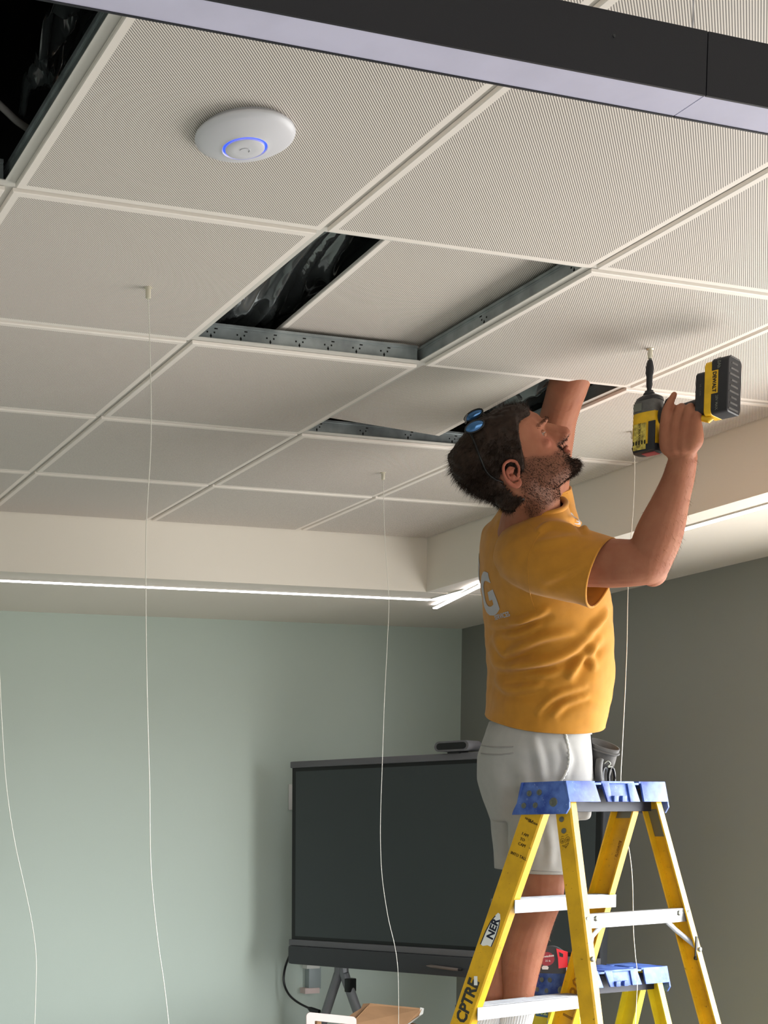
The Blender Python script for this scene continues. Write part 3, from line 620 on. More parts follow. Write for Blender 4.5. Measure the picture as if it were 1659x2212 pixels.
    for s_ in (-1, 1): mb.prism([W(-a_ + .012, s_ * bt * 0.55, 0.02), W(a_ - .012, s_ * bt * .55, 0.02), W(a_ - .012, s_ * bt * .55, h2 * 0.93), W(-a_ + .012, s_ * bt * .55, h2 * 0.93)], d * (0.004))
    mb.build('cap_lining', M_plst, root)
    # bolts on the near end skirt
    for (dd, hh_, r_) in ((-0.043, 0.030, .008), (-0.010, 0.028, .008), (-0.060, 0.062, .008), (-0.022, 0.062, .008), (0.036, 0.055, .0125)):
        mb = MB(); mb.lathe(W(-a_ - 0.0062, dd, hh_), -l, [(r_, 0), (r_ * .92, .002), (r_ * .5, .0024), (r_ * .45, .0012), (.0001, .0012)], seg=24); mb.build('bolt', M_riv, root, smooth=0.7)
    return W, l, d, fr, rr_

big = empty('step_ladder', (1.846, 0.717, 0), 'tall yellow step ladder with blue cap that the man stands on', 'ladder', 'yellow step ladders')
PB = dict(x=1.846, y=.717, ph=.225, zt=1.725, fa=.195, fw=.066, fd=.027, fs=.347, ra=.185, rw=.109, rd=.061, rs=.261, wf=.074, wr=.052, ca=.2, cb=.073, cbb=.095, h1=.055, h2=.086)
Wb, lb_, db_, frb, rrb = step_ladder(big, PB, [0.316, 0.62, 0.925, 1.23, 1.535], M_yel, [0.345, 0.75, 1.2], True)
sml = empty('step_ladder', (2.225, 1.13, 0), 'short lemon-yellow step ladder standing behind the tall one', 'ladder', 'yellow step ladders')
PSm = dict(x=2.225, y=1.12, ph=.126, zt=1.164, fa=.19, fw=.066, fd=.027, fs=.30, ra=.180, rw=.09, rd=.061, rs=.25, wf=.070, wr=.048, ca=.2, cb=.070, cbb=.092, h1=.05, h2=.080)
Ws, ls_, ds_, frs, rrs = step_ladder(sml, PSm, [0.30, 0.60, 0.88], M_yel2, [0.32, .8], False)

# writing on the tall ladder's near rails (outer web face of the front rail, looks along -l)
def web_frame(fn, wid, h, frac, sgn=-1, inner=False, along=True):
    L0, D0 = fn(h); L1, D1 = fn(h + 0.1)
    p0 = Wb(sgn * L0, D0 - wid * frac, h); dn_ = (Wb(sgn * L1, D1 - wid * frac, h + .1) - p0).normalized()   # down the rail
    nrm = (lb_ * sgn)
    nrm = (nrm - dn_ * nrm.dot(dn_)).normalized()
    if inner: nrm = -nrm
    return p0 + nrm * (0.0008 if not inner else 0.0053), dn_, nrm
def wtext(body, size, fn, wid, h, frac, mode='across', m=M_ink, sgn=-1, inner=False, **k):
    p, dn_, n = web_frame(fn, wid, h, frac, sgn, inner)
    yax = -dn_; xax = yax.cross(n)
    if mode == 'up': xax, yax = yax, -xax         # reads upwards along the rail
    if mode == 'down': xax, yax = -yax, xax
    M = Matrix(((xax.x, yax.x, n.x, p.x), (xax.y, yax.y, n.y, p.y), (xax.z, yax.z, n.z, p.z), (0, 0, 0, 1)))
    return text(body, size, M, m, big, **k)
wf = PB['wf']
wtext('NEAR &', 0.0085, frb, wf, 0.100, .50, bold=-.0001); wtext('LINCOLN', 0.0075, frb, wf, 0.108, .30)
wtext('I AM', 0.0115, frb, wf, 0.140, .45); wtext('TO', 0.0115, frb, wf, 0.153, .50); wtext('CAM', 0.012, frb, wf, 0.167, .45)
wtext('INTO TALL', 0.0115, frb, wf, 0.197, .42)
# torn maker's sticker
p, dn_, n = web_frame(frb, wf, 0.40, .50); up_ = -dn_; ac = up_.cross(n)
def onweb(a, u, e=0.0): return p + ac * a + up_ * u + n * e
sh = [(-0.021, -0.052), (-0.010, -0.053), (0.004, -0.045), (0.019, -0.044), (0.022, -0.010), (0.021, 0.018), (0.017, 0.036), (0.010, 0.050), (0.002, 0.051), (-0.004, 0.040), (-0.012, 0.022), (-0.018, -0.012)]
mb = MB(); mb.prism([onweb(a, u) for a, u in sh], n * 0.0004); mb.build('sticker', M_stk, big)
mb = MB()
for side in ([(-0.021, -0.052), (-0.018, -0.012), (-0.012, 0.022), (-0.004, 0.040)], [(0.019, -0.044), (0.022, -0.010), (0.021, 0.018), (0.017, 0.036)]):
    for (a, u), (c_, e_) in zip(side[:-1], side[1:]):
        q = 0.003 if side[0][0] < 0 else -0.003
        mb.prism([onweb(a, u, .0005), onweb(c_, e_, .0005), onweb(c_ + q, e_, .0005), onweb(a + q, u, .0005)], n * 0.0003)
mb.build('sticker_border', M_navy, big)
wtext('NER', 0.032, frb, wf, 0.398, .44, 'up', M_navy, bold=.0012, ext=.0006, sx=.98)
wtext('CPTRE', 0.052, frb, wf, 0.605, .47, 'up', mat('stencil_black', srgb(52, 52, 46), 0.6), bold=.0018, sx=0.86)
p, dn_, n = web_frame(frb, wf, 0.545, .42); mb = MB(); mb.box(p + n * .0006, (0.012, 0.026, 0.0006), rot=Matrix(((-dn_).cross(n) * 0.9 - dn_ * .4, -dn_ * .9 - (-dn_).cross(n) * .4, n)).transposed()); mb.build('paint_chip', M_stk, big)
# stencils on the inner webs
wtext('FLUORITE', 0.011, frb, wf, 0.185, .42, 'up', mat('stamp_brown', srgb(120, 84, 16), 0.6), sgn=1, inner=True)
wtext('1T 302', 0.060, frb, wf, 0.625, .48, 'up', mat('stencil_ghost', srgb(150, 108, 22), 0.6), sgn=1, inner=True, bold=.0008)
wtext('TYPE I A', 0.009, rrb, PB['wr'], 0.275, .30, 'up', M_ink, sgn=1, inner=True)
# face doodle on the rear rail
def doodle(fn, wid, h, fr_):
    p, dn_, n = web_frame(fn, wid, h, fr_); u = -dn_; a = u.cross(n); mb = MB()
    def P(x, y): return p + a * x + u * y
    def circ(cx_, cy_, r, t0=0, t1=2 * math.pi, k=18): return [P(cx_ + r * math.cos(lerp(t0, t1, q / k)), cy_ + r * math.sin(lerp(t0, t1, q / k))) for q in range(k + 1)]
    for s_ in (-1, 1):
        mb.tube(circ(s_ * 0.0085, 0.004, 0.0068), 0.00045, seg=4); mb.tube(circ(s_ * 0.0085, 0.003, 0.003), 0.0004, seg=4); mb.tube(circ(s_ * .0085, .003, .0008), .0004, seg=4)
        mb.tube([P(s_ * 0.003, 0.0145), P(s_ * 0.007, 0.0165), P(s_ * 0.011, 0.0150)], 0.0004, seg=4)
    mb.tube([P(0.0, 0.0), P(0.0015, -0.004), P(-0.001, -0.0045)], 0.0004, seg=4)
    mb.tube([P(-0.011, -0.008), P(-0.006, -0.0125), P(0, -0.014), P(0.006, -0.0115), P(0.010, -0.0055)], 0.0005, seg=4)
    mb.tube([P(-0.011, -0.008), P(-0.003, -0.0095), P(0.010, -0.0055)], 0.0004, seg=4); mb.tube([P(-0.002, -.014), P(-0.001, -.018), P(.002, -.014)], .0004, seg=4)
    mb.build('doodle', M_ink, big)
doodle(rrb, PB['wr'], 0.158, .55)
for hh_, fr_ in ((0.100, .35), (0.130, .62)):
    p, dn_, n = web_frame(rrb, PB['wr'], hh_, .60 if hh_ < .11 else .55); mb = MB(); mb.lathe(p, n, [(0.0075, 0), (0.007, .002), (.0001, .003)], seg=20); mb.build('bolt', M_riv, big, smooth=.7)
# steel plates riveted inside the far rails below the cap
for fn, wd, h0, h1_ in ((frb, wf, 0.075, 0.098), (rrb, PB['wr'], 0.075, 0.15)):
    mb = MB(); q = []
    for h, f_ in ((h0, .1), (h0, .9), (h1_, .9), (h1_, .1)):
        L, D = fn(h); q.append(Wb(L - 0.0048, D - wd * f_, h))
    mb.prism(q, -lb_ * 0.0015); mb.build('steel_plate', M_riv, big)
# hook strap hanging from the right gusset
mb = MB(); Lb, Db = rrb(0.44); pz = Wb(Lb - 0.022, Db + 0.003, 0.43)
mb.box(pz + Vector((0, 0, -0.018)), (0.006, 0.004, 0.055)); mb.lathe(pz + Vector((0, 0, -0.05)), db_, [(0.0055, -0.003), (0.0055, 0.003)], seg=16); mb.build('strap', M_bez, big)

# ------------------------------------------------------------------ tape measure on the short ladder's cap
M_tb = mat('tape_black', srgb(44, 46, 48), 0.55); M_tr = mat('tape_red', srgb(228, 40, 56), 0.42); M_td = mat('tape_label', srgb(150, 26, 44), 0.4)
tc = at(1189, 2114, y=1.06); tz = 1.164 + 0.031
tp_ = empty('tape_measure', (tc.x, 1.06, 1.164), 'black and red tape measure on the end of the short ladder cap', 'tape measure')
ex = Vector((0.80, -0.60, 0)); ey = Vector((0, 0, 1)); ez = Vector((-0.60, -0.80, 0))     # label side faces the camera
TB = Vector((tc.x, 1.06, 1.164))
def tpp(a, b_, c_): return TB + ex * a + ey * b_ + ez * c_
prof_ = []
for k in range(15):
    t = math.pi * (1.0 - k / 14 * 0.72); prof_.append((0.002 + 0.040 * math.cos(t), 0.042 + 0.040 * math.sin(t)))
prof_ += [(0.046, 0.060), (0.046, 0.004), (0.042, 0.0), (-0.034, 0.0), (-0.038, 0.006)]
mb = MB(); mb.ring_loft([[tpp(a * .95 if c_ in (-.02, .02) else a, b_, c_) for a, b_ in prof_] for c_ in (-0.02, -0.017, 0.017, 0.02)]); mb.build('case', M_tb, tp_, smooth=0.5)
mb = MB(); mb.ring_loft([[tpp(a, b_, c_) for a, b_ in [(0.014, 0.076), (0.047, 0.066), (0.047, 0.020), (0.022, 0.016), (0.020, 0.045)]] for c_ in (0.0165, 0.0225)]); mb.build('red_grip', M_tr, tp_)
mb = MB(); mb.ring_loft([[tpp(a, b_, c_) for a, b_ in [(0.022, 0.066), (0.034, 0.060), (0.034, 0.050), (0.024, 0.052)]] for c_ in (0.0225, 0.0232)]); mb.build('thumb_slot', M_bez, tp_)
mb = MB(); pr_ = [(-0.030 + 0.022 * math.cos(2 * math.pi * k / 20) * (1 if k % 1 == 0 else 1) + 0.018, 0.044 + 0.021 * math.sin(2 * math.pi * k / 20)) for k in range(20)]
mb.ring_loft([[tpp(a, b_, c_) for a, b_ in pr_] for c_ in (0.0195, 0.0208)]); mb.build('label_disc', M_td, tp_)
Mt = Matrix(((ex.x, ey.x, ez.x, 0), (ex.y, ey.y, ez.y, 0), (ex.z, ey.z, ez.z, 0), (0, 0, 0, 1)))
q = tpp(-0.012, 0.052, 0.021); text('Milwaukee', 0.0092, Matrix.Translation(q) @ Mt @ Matrix.Rotation(R(9), 4, 'Z'), M_stk, tp_, shear=.2, bold=.0002)
q = tpp(-0.009, 0.038, 0.021); text('25 ft', 0.008, Matrix.Translation(q) @ Mt, M_stk, tp_)
mb = MB(); mb.ring_loft([[tpp(a, b_, c_) for a, b_ in [(-0.024, 0.012), (-0.008, 0.012), (-0.006, 0.018), (-0.010, 0.023), (-0.022, 0.023), (-0.026, 0.018)]] for c_ in (0.0195, 0.0215)]); mb.build('badge', M_stk, tp_)
# label on the short ladder's near rail
pl, _h = Ws(-(frs(0.13)[0]) - 0.0008, frs(0.13)[1] - .035, 0.13), 0
mb = MB(); mb.box(pl, (0.0006, 0.05, 0.07), rot=Matrix((ls_, ds_, Vector((0, 0, 1)))).transposed()); mb.build('sticker', mat('sticker_blue', srgb(70, 110, 140), 0.5), sml)
Mx = Matrix(((-ds_.x * -1, 0, -ls_.x, pl.x), (ds_.y, 0, -ls_.y, pl.y), (0, 1, 0, pl.z), (0, 0, 0, 1)))
text('302', 0.03, Matrix.Translation(-ls_ * 0.0008) @ Mx, mat('sticker_lime', srgb(190, 205, 130), .5), sml, bold=.001)

# ================================================================== the man on the ladder
def skin_material():
    m = bpy.data.materials.new('skin'); m.use_nodes = True; nt = m.node_tree; L = nt.links; b = nt.nodes['Principled BSDF']
    b.inputs['Roughness'].default_value = 0.6; b.inputs['Specular IOR Level'].default_value = 0.16
    b.inputs['Subsurface Weight'].default_value = 0.12; b.inputs['Subsurface Radius'].default_value = (0.02, 0.007, 0.004); b.inputs['Subsurface Scale'].default_value = 0.5
    n = nt.nodes.new('ShaderNodeTexNoise'); n.inputs['Scale'].default_value = 28; n.inputs['Detail'].default_value = 5
    g = nt.nodes.new('ShaderNodeNewGeometry'); L.new(g.outputs['Position'], n.inputs['Vector'])
    m1 = nt.nodes.new('ShaderNodeMix'); m1.data_type = 'RGBA'; m1.inputs[6].default_value = col4(srgb(166, 114, 88)); m1.inputs[7].default_value = col4(srgb(144, 88, 68)); L.new(n.outputs[0], m1.inputs[0])
    at_ = nt.nodes.new('ShaderNodeAttribute'); at_.attribute_name = 'beard'
    n2 = nt.nodes.new('ShaderNodeTexNoise'); n2.inputs['Scale'].default_value = 700; n2.inputs['Detail'].default_value = 2; L.new(g.outputs['Position'], n2.inputs['Vector'])
    r2 = nt.nodes.new('ShaderNodeMapRange'); r2.inputs[1].default_value = 0.3; r2.inputs[2].default_value = 0.62; r2.inputs[3].default_value = 0.72; r2.inputs[4].default_value = 1.0; L.new(n2.outputs[0], r2.inputs[0])
    mu = nt.nodes.new('ShaderNodeMath'); mu.operation = 'MULTIPLY'; L.new(at_.outputs['Fac'], mu.inputs[0]); L.new(r2.outputs[0], mu.inputs[1])
    m2 = nt.nodes.new('ShaderNodeMix'); m2.data_type = 'RGBA'; m2.inputs[7].default_value = col4(srgb(66, 46, 36)); L.new(mu.outputs[0], m2.inputs[0]); L.new(m1.outputs[2], m2.inputs[6])
    a2 = nt.nodes.new('ShaderNodeAttribute'); a2.attribute_name = 'ruddy'
    m3 = nt.nodes.new('ShaderNodeMix'); m3.data_type = 'RGBA'; m3.inputs[7].default_value = col4(srgb(170, 92, 80)); L.new(a2.outputs['Fac'], m3.inputs[0]); L.new(m2.outputs[2], m3.inputs[6])
    L.new(m3.outputs[2], b.inputs['Base Color'])
    bp = nt.nodes.new('ShaderNodeBump'); bp.inputs['Distance'].default_value = 0.0006; bp.inputs['Strength'].default_value = 0.5
    n3 = nt.nodes.new('ShaderNodeTexNoise'); n3.inputs['Scale'].default_value = 260; L.new(g.outputs['Position'], n3.inputs['Vector']); L.new(n3.outputs[0], bp.inputs['Height']); L.new(bp.outputs[0], b.inputs['Normal'])
    return m
M_skin = skin_material()
M_hair = mat('hair_dark_brown', srgb(50, 36, 28), 0.55, var=0.4, vscale=60, spec=0.22)
M_shirt = mat('shirt_cotton_gold', srgb(190, 129, 36), 0.85, var=0.10, vscale=30, bump=0.0005, bscale=900, sheen=0.12)
M_short = mat('shorts_cotton_grey', srgb(170, 168, 164), 0.85, var=0.06, vscale=30, bump=0.0004, bscale=900)
M_sock = mat('sock_white', srgb(226, 226, 228), 0.9); M_shoe = mat('shoe_grey', srgb(96, 98, 102), 0.7)
M_print = mat('shirt_print', srgb(176, 174, 178), 0.7)

FWD = Vector((0.943, -0.333, 0)).normalized(); RGT = Vector((-0.333, -0.943, 0)).normalized()     # facing, and towards his right hand
def ellipsoid(mb, c, r, ax=None, seg=20, n=12):
    c = Vector(c); ax = ax or (Vector((1, 0, 0)), Vector((0, 1, 0)), Vector((0, 0, 1))); rings = []
    for i in range(n + 1):
        t = math.pi * i / n; s_ = max(math.sin(t), 0.02); rings.append([c + ax[0] * (r[0] * s_ * math.cos(2 * math.pi * k / seg)) + ax[1] * (r[1] * s_ * math.sin(2 * math.pi * k / seg)) + ax[2] * (-r[2] * math.cos(t)) for k in range(seg)])
    mb.ring_loft(rings)
def limb(mb, pts, sub=5, seg=22, ends=True):
    """pts: (position, radius): a tapering tube through smooth interpolation with round ends"""
    P = [Vector((*p, r)) if False else (Vector(p), r) for p, r in pts]
    pos = spline([p for p, _ in P], sub); rad = [v.x for v in spline([Vector((r, 0, 0)) for _, r in P], sub)]
    mb.tube(pos, rad, seg=seg)
    if ends: ellipsoid(mb, pos[0], [rad[0] * .995] * 3); ellipsoid(mb, pos[-1], [rad[-1] * .995] * 3)
def fuse(mb, voxel, smooth=4, fac=0.5):
    me = bpy.data.meshes.new('f'); me.from_pydata(mb.v, [], mb.f); o = bpy.data.objects.new('f', me); scn.collection.objects.link(o)
    bm = bmesh.new(); bm.from_mesh(me); bmesh.ops.recalc_face_normals(bm, faces=bm.faces); bm.to_mesh(me); bm.free()
    r = o.modifiers.new('r', 'REMESH'); r.mode = 'VOXEL'; r.voxel_size = voxel; r.adaptivity = 0
    s_ = o.modifiers.new('s', 'SMOOTH'); s_.iterations = smooth; s_.factor = fac
    dg = bpy.context.evaluated_depsgraph_get(); out = bpy.data.meshes.new_from_object(o.evaluated_get(dg)); bpy.data.objects.remove(o)
    return out
def obj_from(me, name, m, parent, smooth=True):
    me.name = name; me.materials.clear(); me.materials.append(m); me.transform(Matrix.Translation(-world_loc(parent)))
    if smooth: me.shade_smooth()
    o = bpy.data.objects.new(name, me); scn.collection.objects.link(o); o.parent = parent; return o
def gauss(d, w_): return math.exp(-(d / w_) ** 2)
def sstep(a, b_, x):
    t = min(1, max(0, (x - a) / (b_ - a))); return t * t * (3 - 2 * t)
def prj(p):
    d = p - CAM; z = d.dot(FW); return (CXP + F_PX * d.dot(RT) / z, CYP - F_PX * d.dot(UP) / z, z)

man = empty('person', (1.80, 1.06, 0.80), 'bearded man in gold t-shirt and grey shorts holding up a power driver', 'person')

# ---- head frame
pit = R(38); hd = Vector((0.91, -0.415, 0)).normalized()
HF = hd * math.cos(pit) + Vector((0, 0, math.sin(pit))); HL = Vector((0, 0, 1)).cross(hd).normalized(); HU = HF.cross(HL).normalized()
if HU.z < 0: HU = -HU
SX, SY, SZ = 1.16, 1.06, 1.01
EX, EZ = -.040, -.034
ear_w = at(1107, 1027, y=0.575)
HO = ear_w - HF * ((EX - .004) * SX) - HL * (-0.078 * SY) - HU * (EZ * SZ)
def hp(x, y, z): return HO + HF * (x * SX) + HL * (y * SY) + HU * (z * SZ)
def hloc(p):
    d = p - HO; return Vector((d.dot(HF) / SX, d.dot(HL) / SY, d.dot(HU) / SZ))
HAX = (HF, HL, HU)
body = MB()
def hring(z, xf, xb, w_, e=2.3, n=32):
    out = []; cx_ = (xf + xb) / 2; a = (xf - xb) / 2
    for k in range(n):
        t = 2 * math.pi * k / n; c, s_ = math.cos(t), math.sin(t)
        x = cx_ + a * math.copysign(abs(c) ** (2 / e), c); y = w_ * math.copysign(abs(s_) ** (2 / e), s_)
        y *= 1 - 0.16 * max(0, (x - cx_) / a) ** 2
        out.append(hp(x, y, z))
    return out
HR = [(-.122, .074, .040, .018), (-.114, .086, .020, .030), (-.100, .092, -.005, .043), (-.08, .090, -.030, .052), (-.058, .088, -.055, .060), (-.035, .087, -.078, .066), (-.01, .085, -.090, .071), (.012, .088, -.096, .074), (.03, .095, -.100, .0755), (.05, .094, -.103, .076), (.07, .085, -.100, .072), (.09, .066, -.088, .062), (.105, .040, -.066, .046), (.114, .008, -.036, .024)]
body.ring_loft([hring(*q) for q in HR])
# nose, brow, lips, chin, cheekbones
for q, (a, b_, c_, r) in enumerate([((.094, 0, .022), None, None, .0085), ]): pass
body.tube([hp(.088, 0, .024), hp(.099, 0, .010), hp(.110, 0, -.010), hp(.118, 0, -.026), hp(.117, 0, -.034)], [.0085, .0085, .0095, .0125, .0110], seg=14)
body.tube([hp(.082, 0, .0), hp(.092, 0, -.020), hp(.094, 0, -.038)], [.012, .017, .018], seg=14)
ellipsoid(body, hp(.1165, 0, -.030), (.0135, .0125, .0110), HAX)
for s_ in (-1, 1):
    ellipsoid(body, hp(.104, s_ * .0125, -.036), (.0115, .0075, .0085), HAX)
    ellipsoid(body, hp(.086, s_ * .028, .024), (.014, .024, .0085), HAX)
    ellipsoid(body, hp(.054, s_ * .041, -.024), (.018, .018, .014), HAX)
ellipsoid(body, hp(.0965, 0, -.0605), (.0085, .022, .0062), HAX); ellipsoid(body, hp(.0945, 0, -.0725), (.0085, .019, .0062), HAX)
ellipsoid(body, hp(.088, 0, -.104), (.015, .022, .016), HAX)
# neck
limb(body, [(at(1142, 1150, y=.745), .080), (at(1148, 1095, y=.70), .071), (at(1142, 1055, y=.665), .068), (hp(-.02, 0, -.04), .066)])
# torso core
def tring(py, xl, xr, y, b_, pad=0.0, tilt=0.0, n=40, e=2.2):
    cpx = (xl + xr) / 2; c = at(cpx, py, y=y); pxm = prj(c)[2]; pxm = F_PX / pxm
    w_ = (xr - xl) / 2 / pxm - pad; bb = b_ - pad; a = math.sqrt(max(w_ ** 2 - (0.34 * bb) ** 2, 0.003)) / 0.94
    out = []
    for k in range(n):
        t = 2 * math.pi * k / n; cc, ss = math.cos(t), math.sin(t)
        p = c + FWD * (a * math.copysign(abs(cc) ** (2 / e), cc)) + RGT * (bb * math.copysign(abs(ss) ** (2 / e), ss))
        p = p + Vector((0, 0, -tilt * (p - c).dot(RGT)))
        out.append(p)
    return out
TR = [(1640, 1050, 1262, .975, .165, 0), (1600, 1052, 1285, .965, .175, 0), (1545, 1056, 1300, .955, .185, 0), (1480, 1064, 1311, .94, .188, .03), (1420, 1058, 1311, .92, .190, .08), (1350, 1056, 1309, .89, .195, .14), (1290, 1050, 1305, .86, .200, .20),
      (1240, 1042, 1292, .84, .205, .26), (1195, 1042, 1275, .82, .205, .32), (1155, 1050, 1252, .80, .190, .36), (1128, 1066, 1230, .785, .155, .26), (1104, 1078, 1218, .765, .115, .12), (1080, 1092, 1212, .745, .090, .0)]
body.ring_loft([tring(p, a, c, y, b_, pad=.052 if p > 1500 else .034, tilt=tl) for p, a, c, y, b_, tl in TR])
# right arm
RS = at(1165, 1200, y=.64)
limb(body, [(at(1150, 1200, y=.69), .075), (at(1200, 1208, y=.60), .066), (at(1290, 1216, y=.52), .0600), (at(1355, 1217, y=.455), .0570), (at(1398, 1216, y=.42), .0520)])
limb(body, [(at(1402, 1218, y=.42), .050), (at(1413, 1180, y=.405), .0555), (at(1429, 1135, y=.38), .0540), (at(1449, 1080, y=.345), .0440), (at(1464, 1035, y=.315), .0370), (at(1475, 992, y=.285), .0315)])
ellipsoid(body, at(1413, 1240, y=.425), (.030, .030, .030))
# left arm
limb(body, [(at(1165, 1135, y=.92), .078), (at(1178, 1050, y=.875), .062), (at(1192, 960, y=.80), .054), (at(1208, 895, y=.735), .0485), (at(1228, 832, y=.655), .0500), (at(1236, 800, y=.63), .044)])
LW = Vector((1.675, 0.56, 2.80))
limb(body, [(at(1228, 832, y=.655), .0500), (Vector((1.672, .60, 2.762)), .042), (LW, .032)])
for k, (dx, dy) in enumerate([(-.03, -.035), (-.012, -.05), (.008, -.05), (.026, -.045)]):
    p1 = LW + Vector((dx, dy - .03, .035)); limb(body, [(LW + Vector((dx * .4, -.01, .01)), .016), (p1, .0115), (p1 + Vector((dx * .4, -.045, .012)), .0095), (p1 + Vector((dx * .5, -.075, -.002)), .0080)], seg=12)
limb(body, [(LW + Vector((.02, 0, .0)), .016), (LW + Vector((.045, -.03, .012)), .012), (LW + Vector((.055, -.062, .022)), .010)], seg=12)
# legs
def leg(hip, knee, ank, sgn):
    k = Vector(knee); a_ = Vector(ank); h_ = Vector(hip)
    calf = k.lerp(a_, .33) - FWD * 0.022
    limb(body, [(h_, .076), (h_.lerp(k, .55), .074), (k + Vector((0, 0, .05)), .062), (k, .058), (k.lerp(a_, .12) - FWD * .008, .055), (calf, .0600), (k.lerp(a_, .58) - FWD * .012, .047), (k.lerp(a_, .82), .036), (a_, .033)])
    ellipsoid(body, k + FWD * .022 + Vector((0, 0, .005)), (.038, .038, .045))
    heel = a_ + Vector((0, 0, -0.055)) - FWD * 0.03
    limb(body, [(a_, .034), (heel + FWD * .06, .033), (heel + FWD * .15 + Vector((0, 0, -.01)), .030), (heel + FWD * .20 + Vector((0, 0, -.014)), .022)], seg=16)
RA_ = Vector((1.835, 1.045, .93)); LA_ = Vector((1.755, 1.10, .93))
RK = at(1172, 1935, y=.985); LK = at(1134, 1940, y=1.10)
leg(at(1165, 1680, y=.935), RK, RA_, 1); leg(at(1148, 1690, y=1.09), LK, LA_, -1)

# ---- right hand on the driver handle
DA = Vector((0, 0, 1)); DH = Vector((0.416, -0.912, 0)).normalized(); DN = Vector((-0.912, -0.416, 0)).normalized()
DO = Vector((1.6698, 0.3441, 0))
zd = lambda py: at(1400, py, y=0.344).z
def dp(px, py, n):
    o = DO + DN * n; d = at(px, py, z=2.4 if False else None, y=.3) - CAM; t = (o - CAM).dot(DN) / d.dot(DN); return CAM + d * t
wr_ = at(1475, 992, y=.285)
fing = [
    [(dp(1438, 917, .028), .0130), (dp(1440, 889, .033), .0108), (dp(1448, 869, .028), .0094), (dp(1456, 853, .020), .0078)],
    [(dp(1460, 913, .027), .0120), (dp(1467, 885, .027), .0108), (dp(1474, 880, .000), .0100), (dp(1478, 893, -.020), .0095)],
    [(dp(1482, 910, .026), .0118), (dp(1488, 884, .026), .0106), (dp(1493, 881, .000), .0098), (dp(1494, 894, -.020), .0090)],
    [(dp(1501, 912, .023), .0112), (dp(1507, 891, .022), .0100), (dp(1510, 889, .000), .0090), (dp(1510, 900, -.018), .0080)]]
for f_ in fing: limb(body, f_, seg=14, sub=4)
for (px, py, r1, r2), f_ in zip([(1446, 958, .021, .022), (1462, 955, .022, .024), (1482, 952, .022, .024), (1498, 950, .020, .022)], fing):
    c = dp(px, py, .014); limb(body, [(wr_.lerp(c, .1), .026), (wr_.lerp(c, .6), r1), (c, r2), (f_[0][0], .0135)], seg=16)
limb(body, [(dp(1452, 965, 0), .022), (dp(1438, 930, -.022), .016), (dp(1440, 906, -.030), .013), (dp(1452, 893, -.030), .0105), (dp(1464, 888, -.026), .009)], seg=14)

bm_ = fuse(body, 0.0031, smooth=4, fac=.5)
# sculpt: eye sockets, temples, muscle relief, and colour masks
bm_.attributes.new('beard', 'FLOAT', 'POINT'); bm_.attributes.new('ruddy', 'FLOAT', 'POINT'); nb = bm_.attributes['beard']; nr = bm_.attributes['ruddy']
norms = [v.normal.copy() for v in bm_.vertices]
def beard_mask(q):
    x, y, z = q
    if x > .128: return 0
    if z > -.028 and x > .03 and abs(y) < .05 and z > -.044 and x > .1: return 0
    line = -0.052 + 0.030 * sstep(.055, .0, x)                       # upper edge, rising to the sideburn
    m = sstep(line + .008, line - .008, z) * sstep(-.050, -.034, x) * sstep(-.160, -.135, z)
    mo = gauss(z + .050, .0105) * sstep(.068, .082, x) * sstep(.036, .026, abs(y)) * 1.3         # moustache
    lip = gauss(z + .066, .008) * sstep(.088, .094, x) * sstep(.026, .018, abs(y))
    sb = sstep(.018, .010, abs(x + .014)) * sstep(-.06, -.04, z) * sstep(.035, .02, z) * sstep(.05, .06, abs(y))
    chin = sstep(.060, .080, x) * sstep(-.075, -.088, z)
    return max(0, min(1, max(m * (0.62 + .38 * chin), mo, sb * .8) - lip))
for v, n_ in zip(bm_.vertices, norms):
    q = hloc(v.co)
    if q.length < .2 and q.z > -.19 and abs(q.y) < .088:
        x, y, z = q
        if x > .05:
            dd = ((abs(y) - .031) / .018) ** 2 + ((z - .003) / .0125) ** 2
            v.co -= HF * (.0065 * math.exp(-dd))
            v.co -= HF * (.003 * gauss(z + .0665, .0028) * gauss(y, .022))
            v.co -= HF * (.004 * gauss(z + .086, .007) * gauss(y, .02))
        v.co += n_ * (-.004 * gauss(x - .045, .022) * gauss(z - .02, .022) * sstep(.04, .06, abs(y)))
        if z < -.0: nb.data[v.index].value = beard_mask(q)
        if x > -.13 and z > -.13: nr.data[v.index].value = 0.55 * gauss(((abs(y) - .05) ** 2 + (z + .022) ** 2 + (x - .075) ** 2) ** .5, .026) + .2 * gauss((x - .120), .012) * gauss(z + .03, .02) + .8 * gauss(z + .0665, .010) * gauss(y, .02) * sstep(.088, .094, x)
    else:
        p = v.co
        if 1.0 < p.z < 1.5: v.co += n_ * (.002 * noise.noise(p * 14))
        else: v.co += n_ * (.0022 * noise.noise(Vector((p.x * 16, p.y * 16, p.z * 9))))
bm_.update()
bod = obj_from(bm_, 'body', M_skin, man)

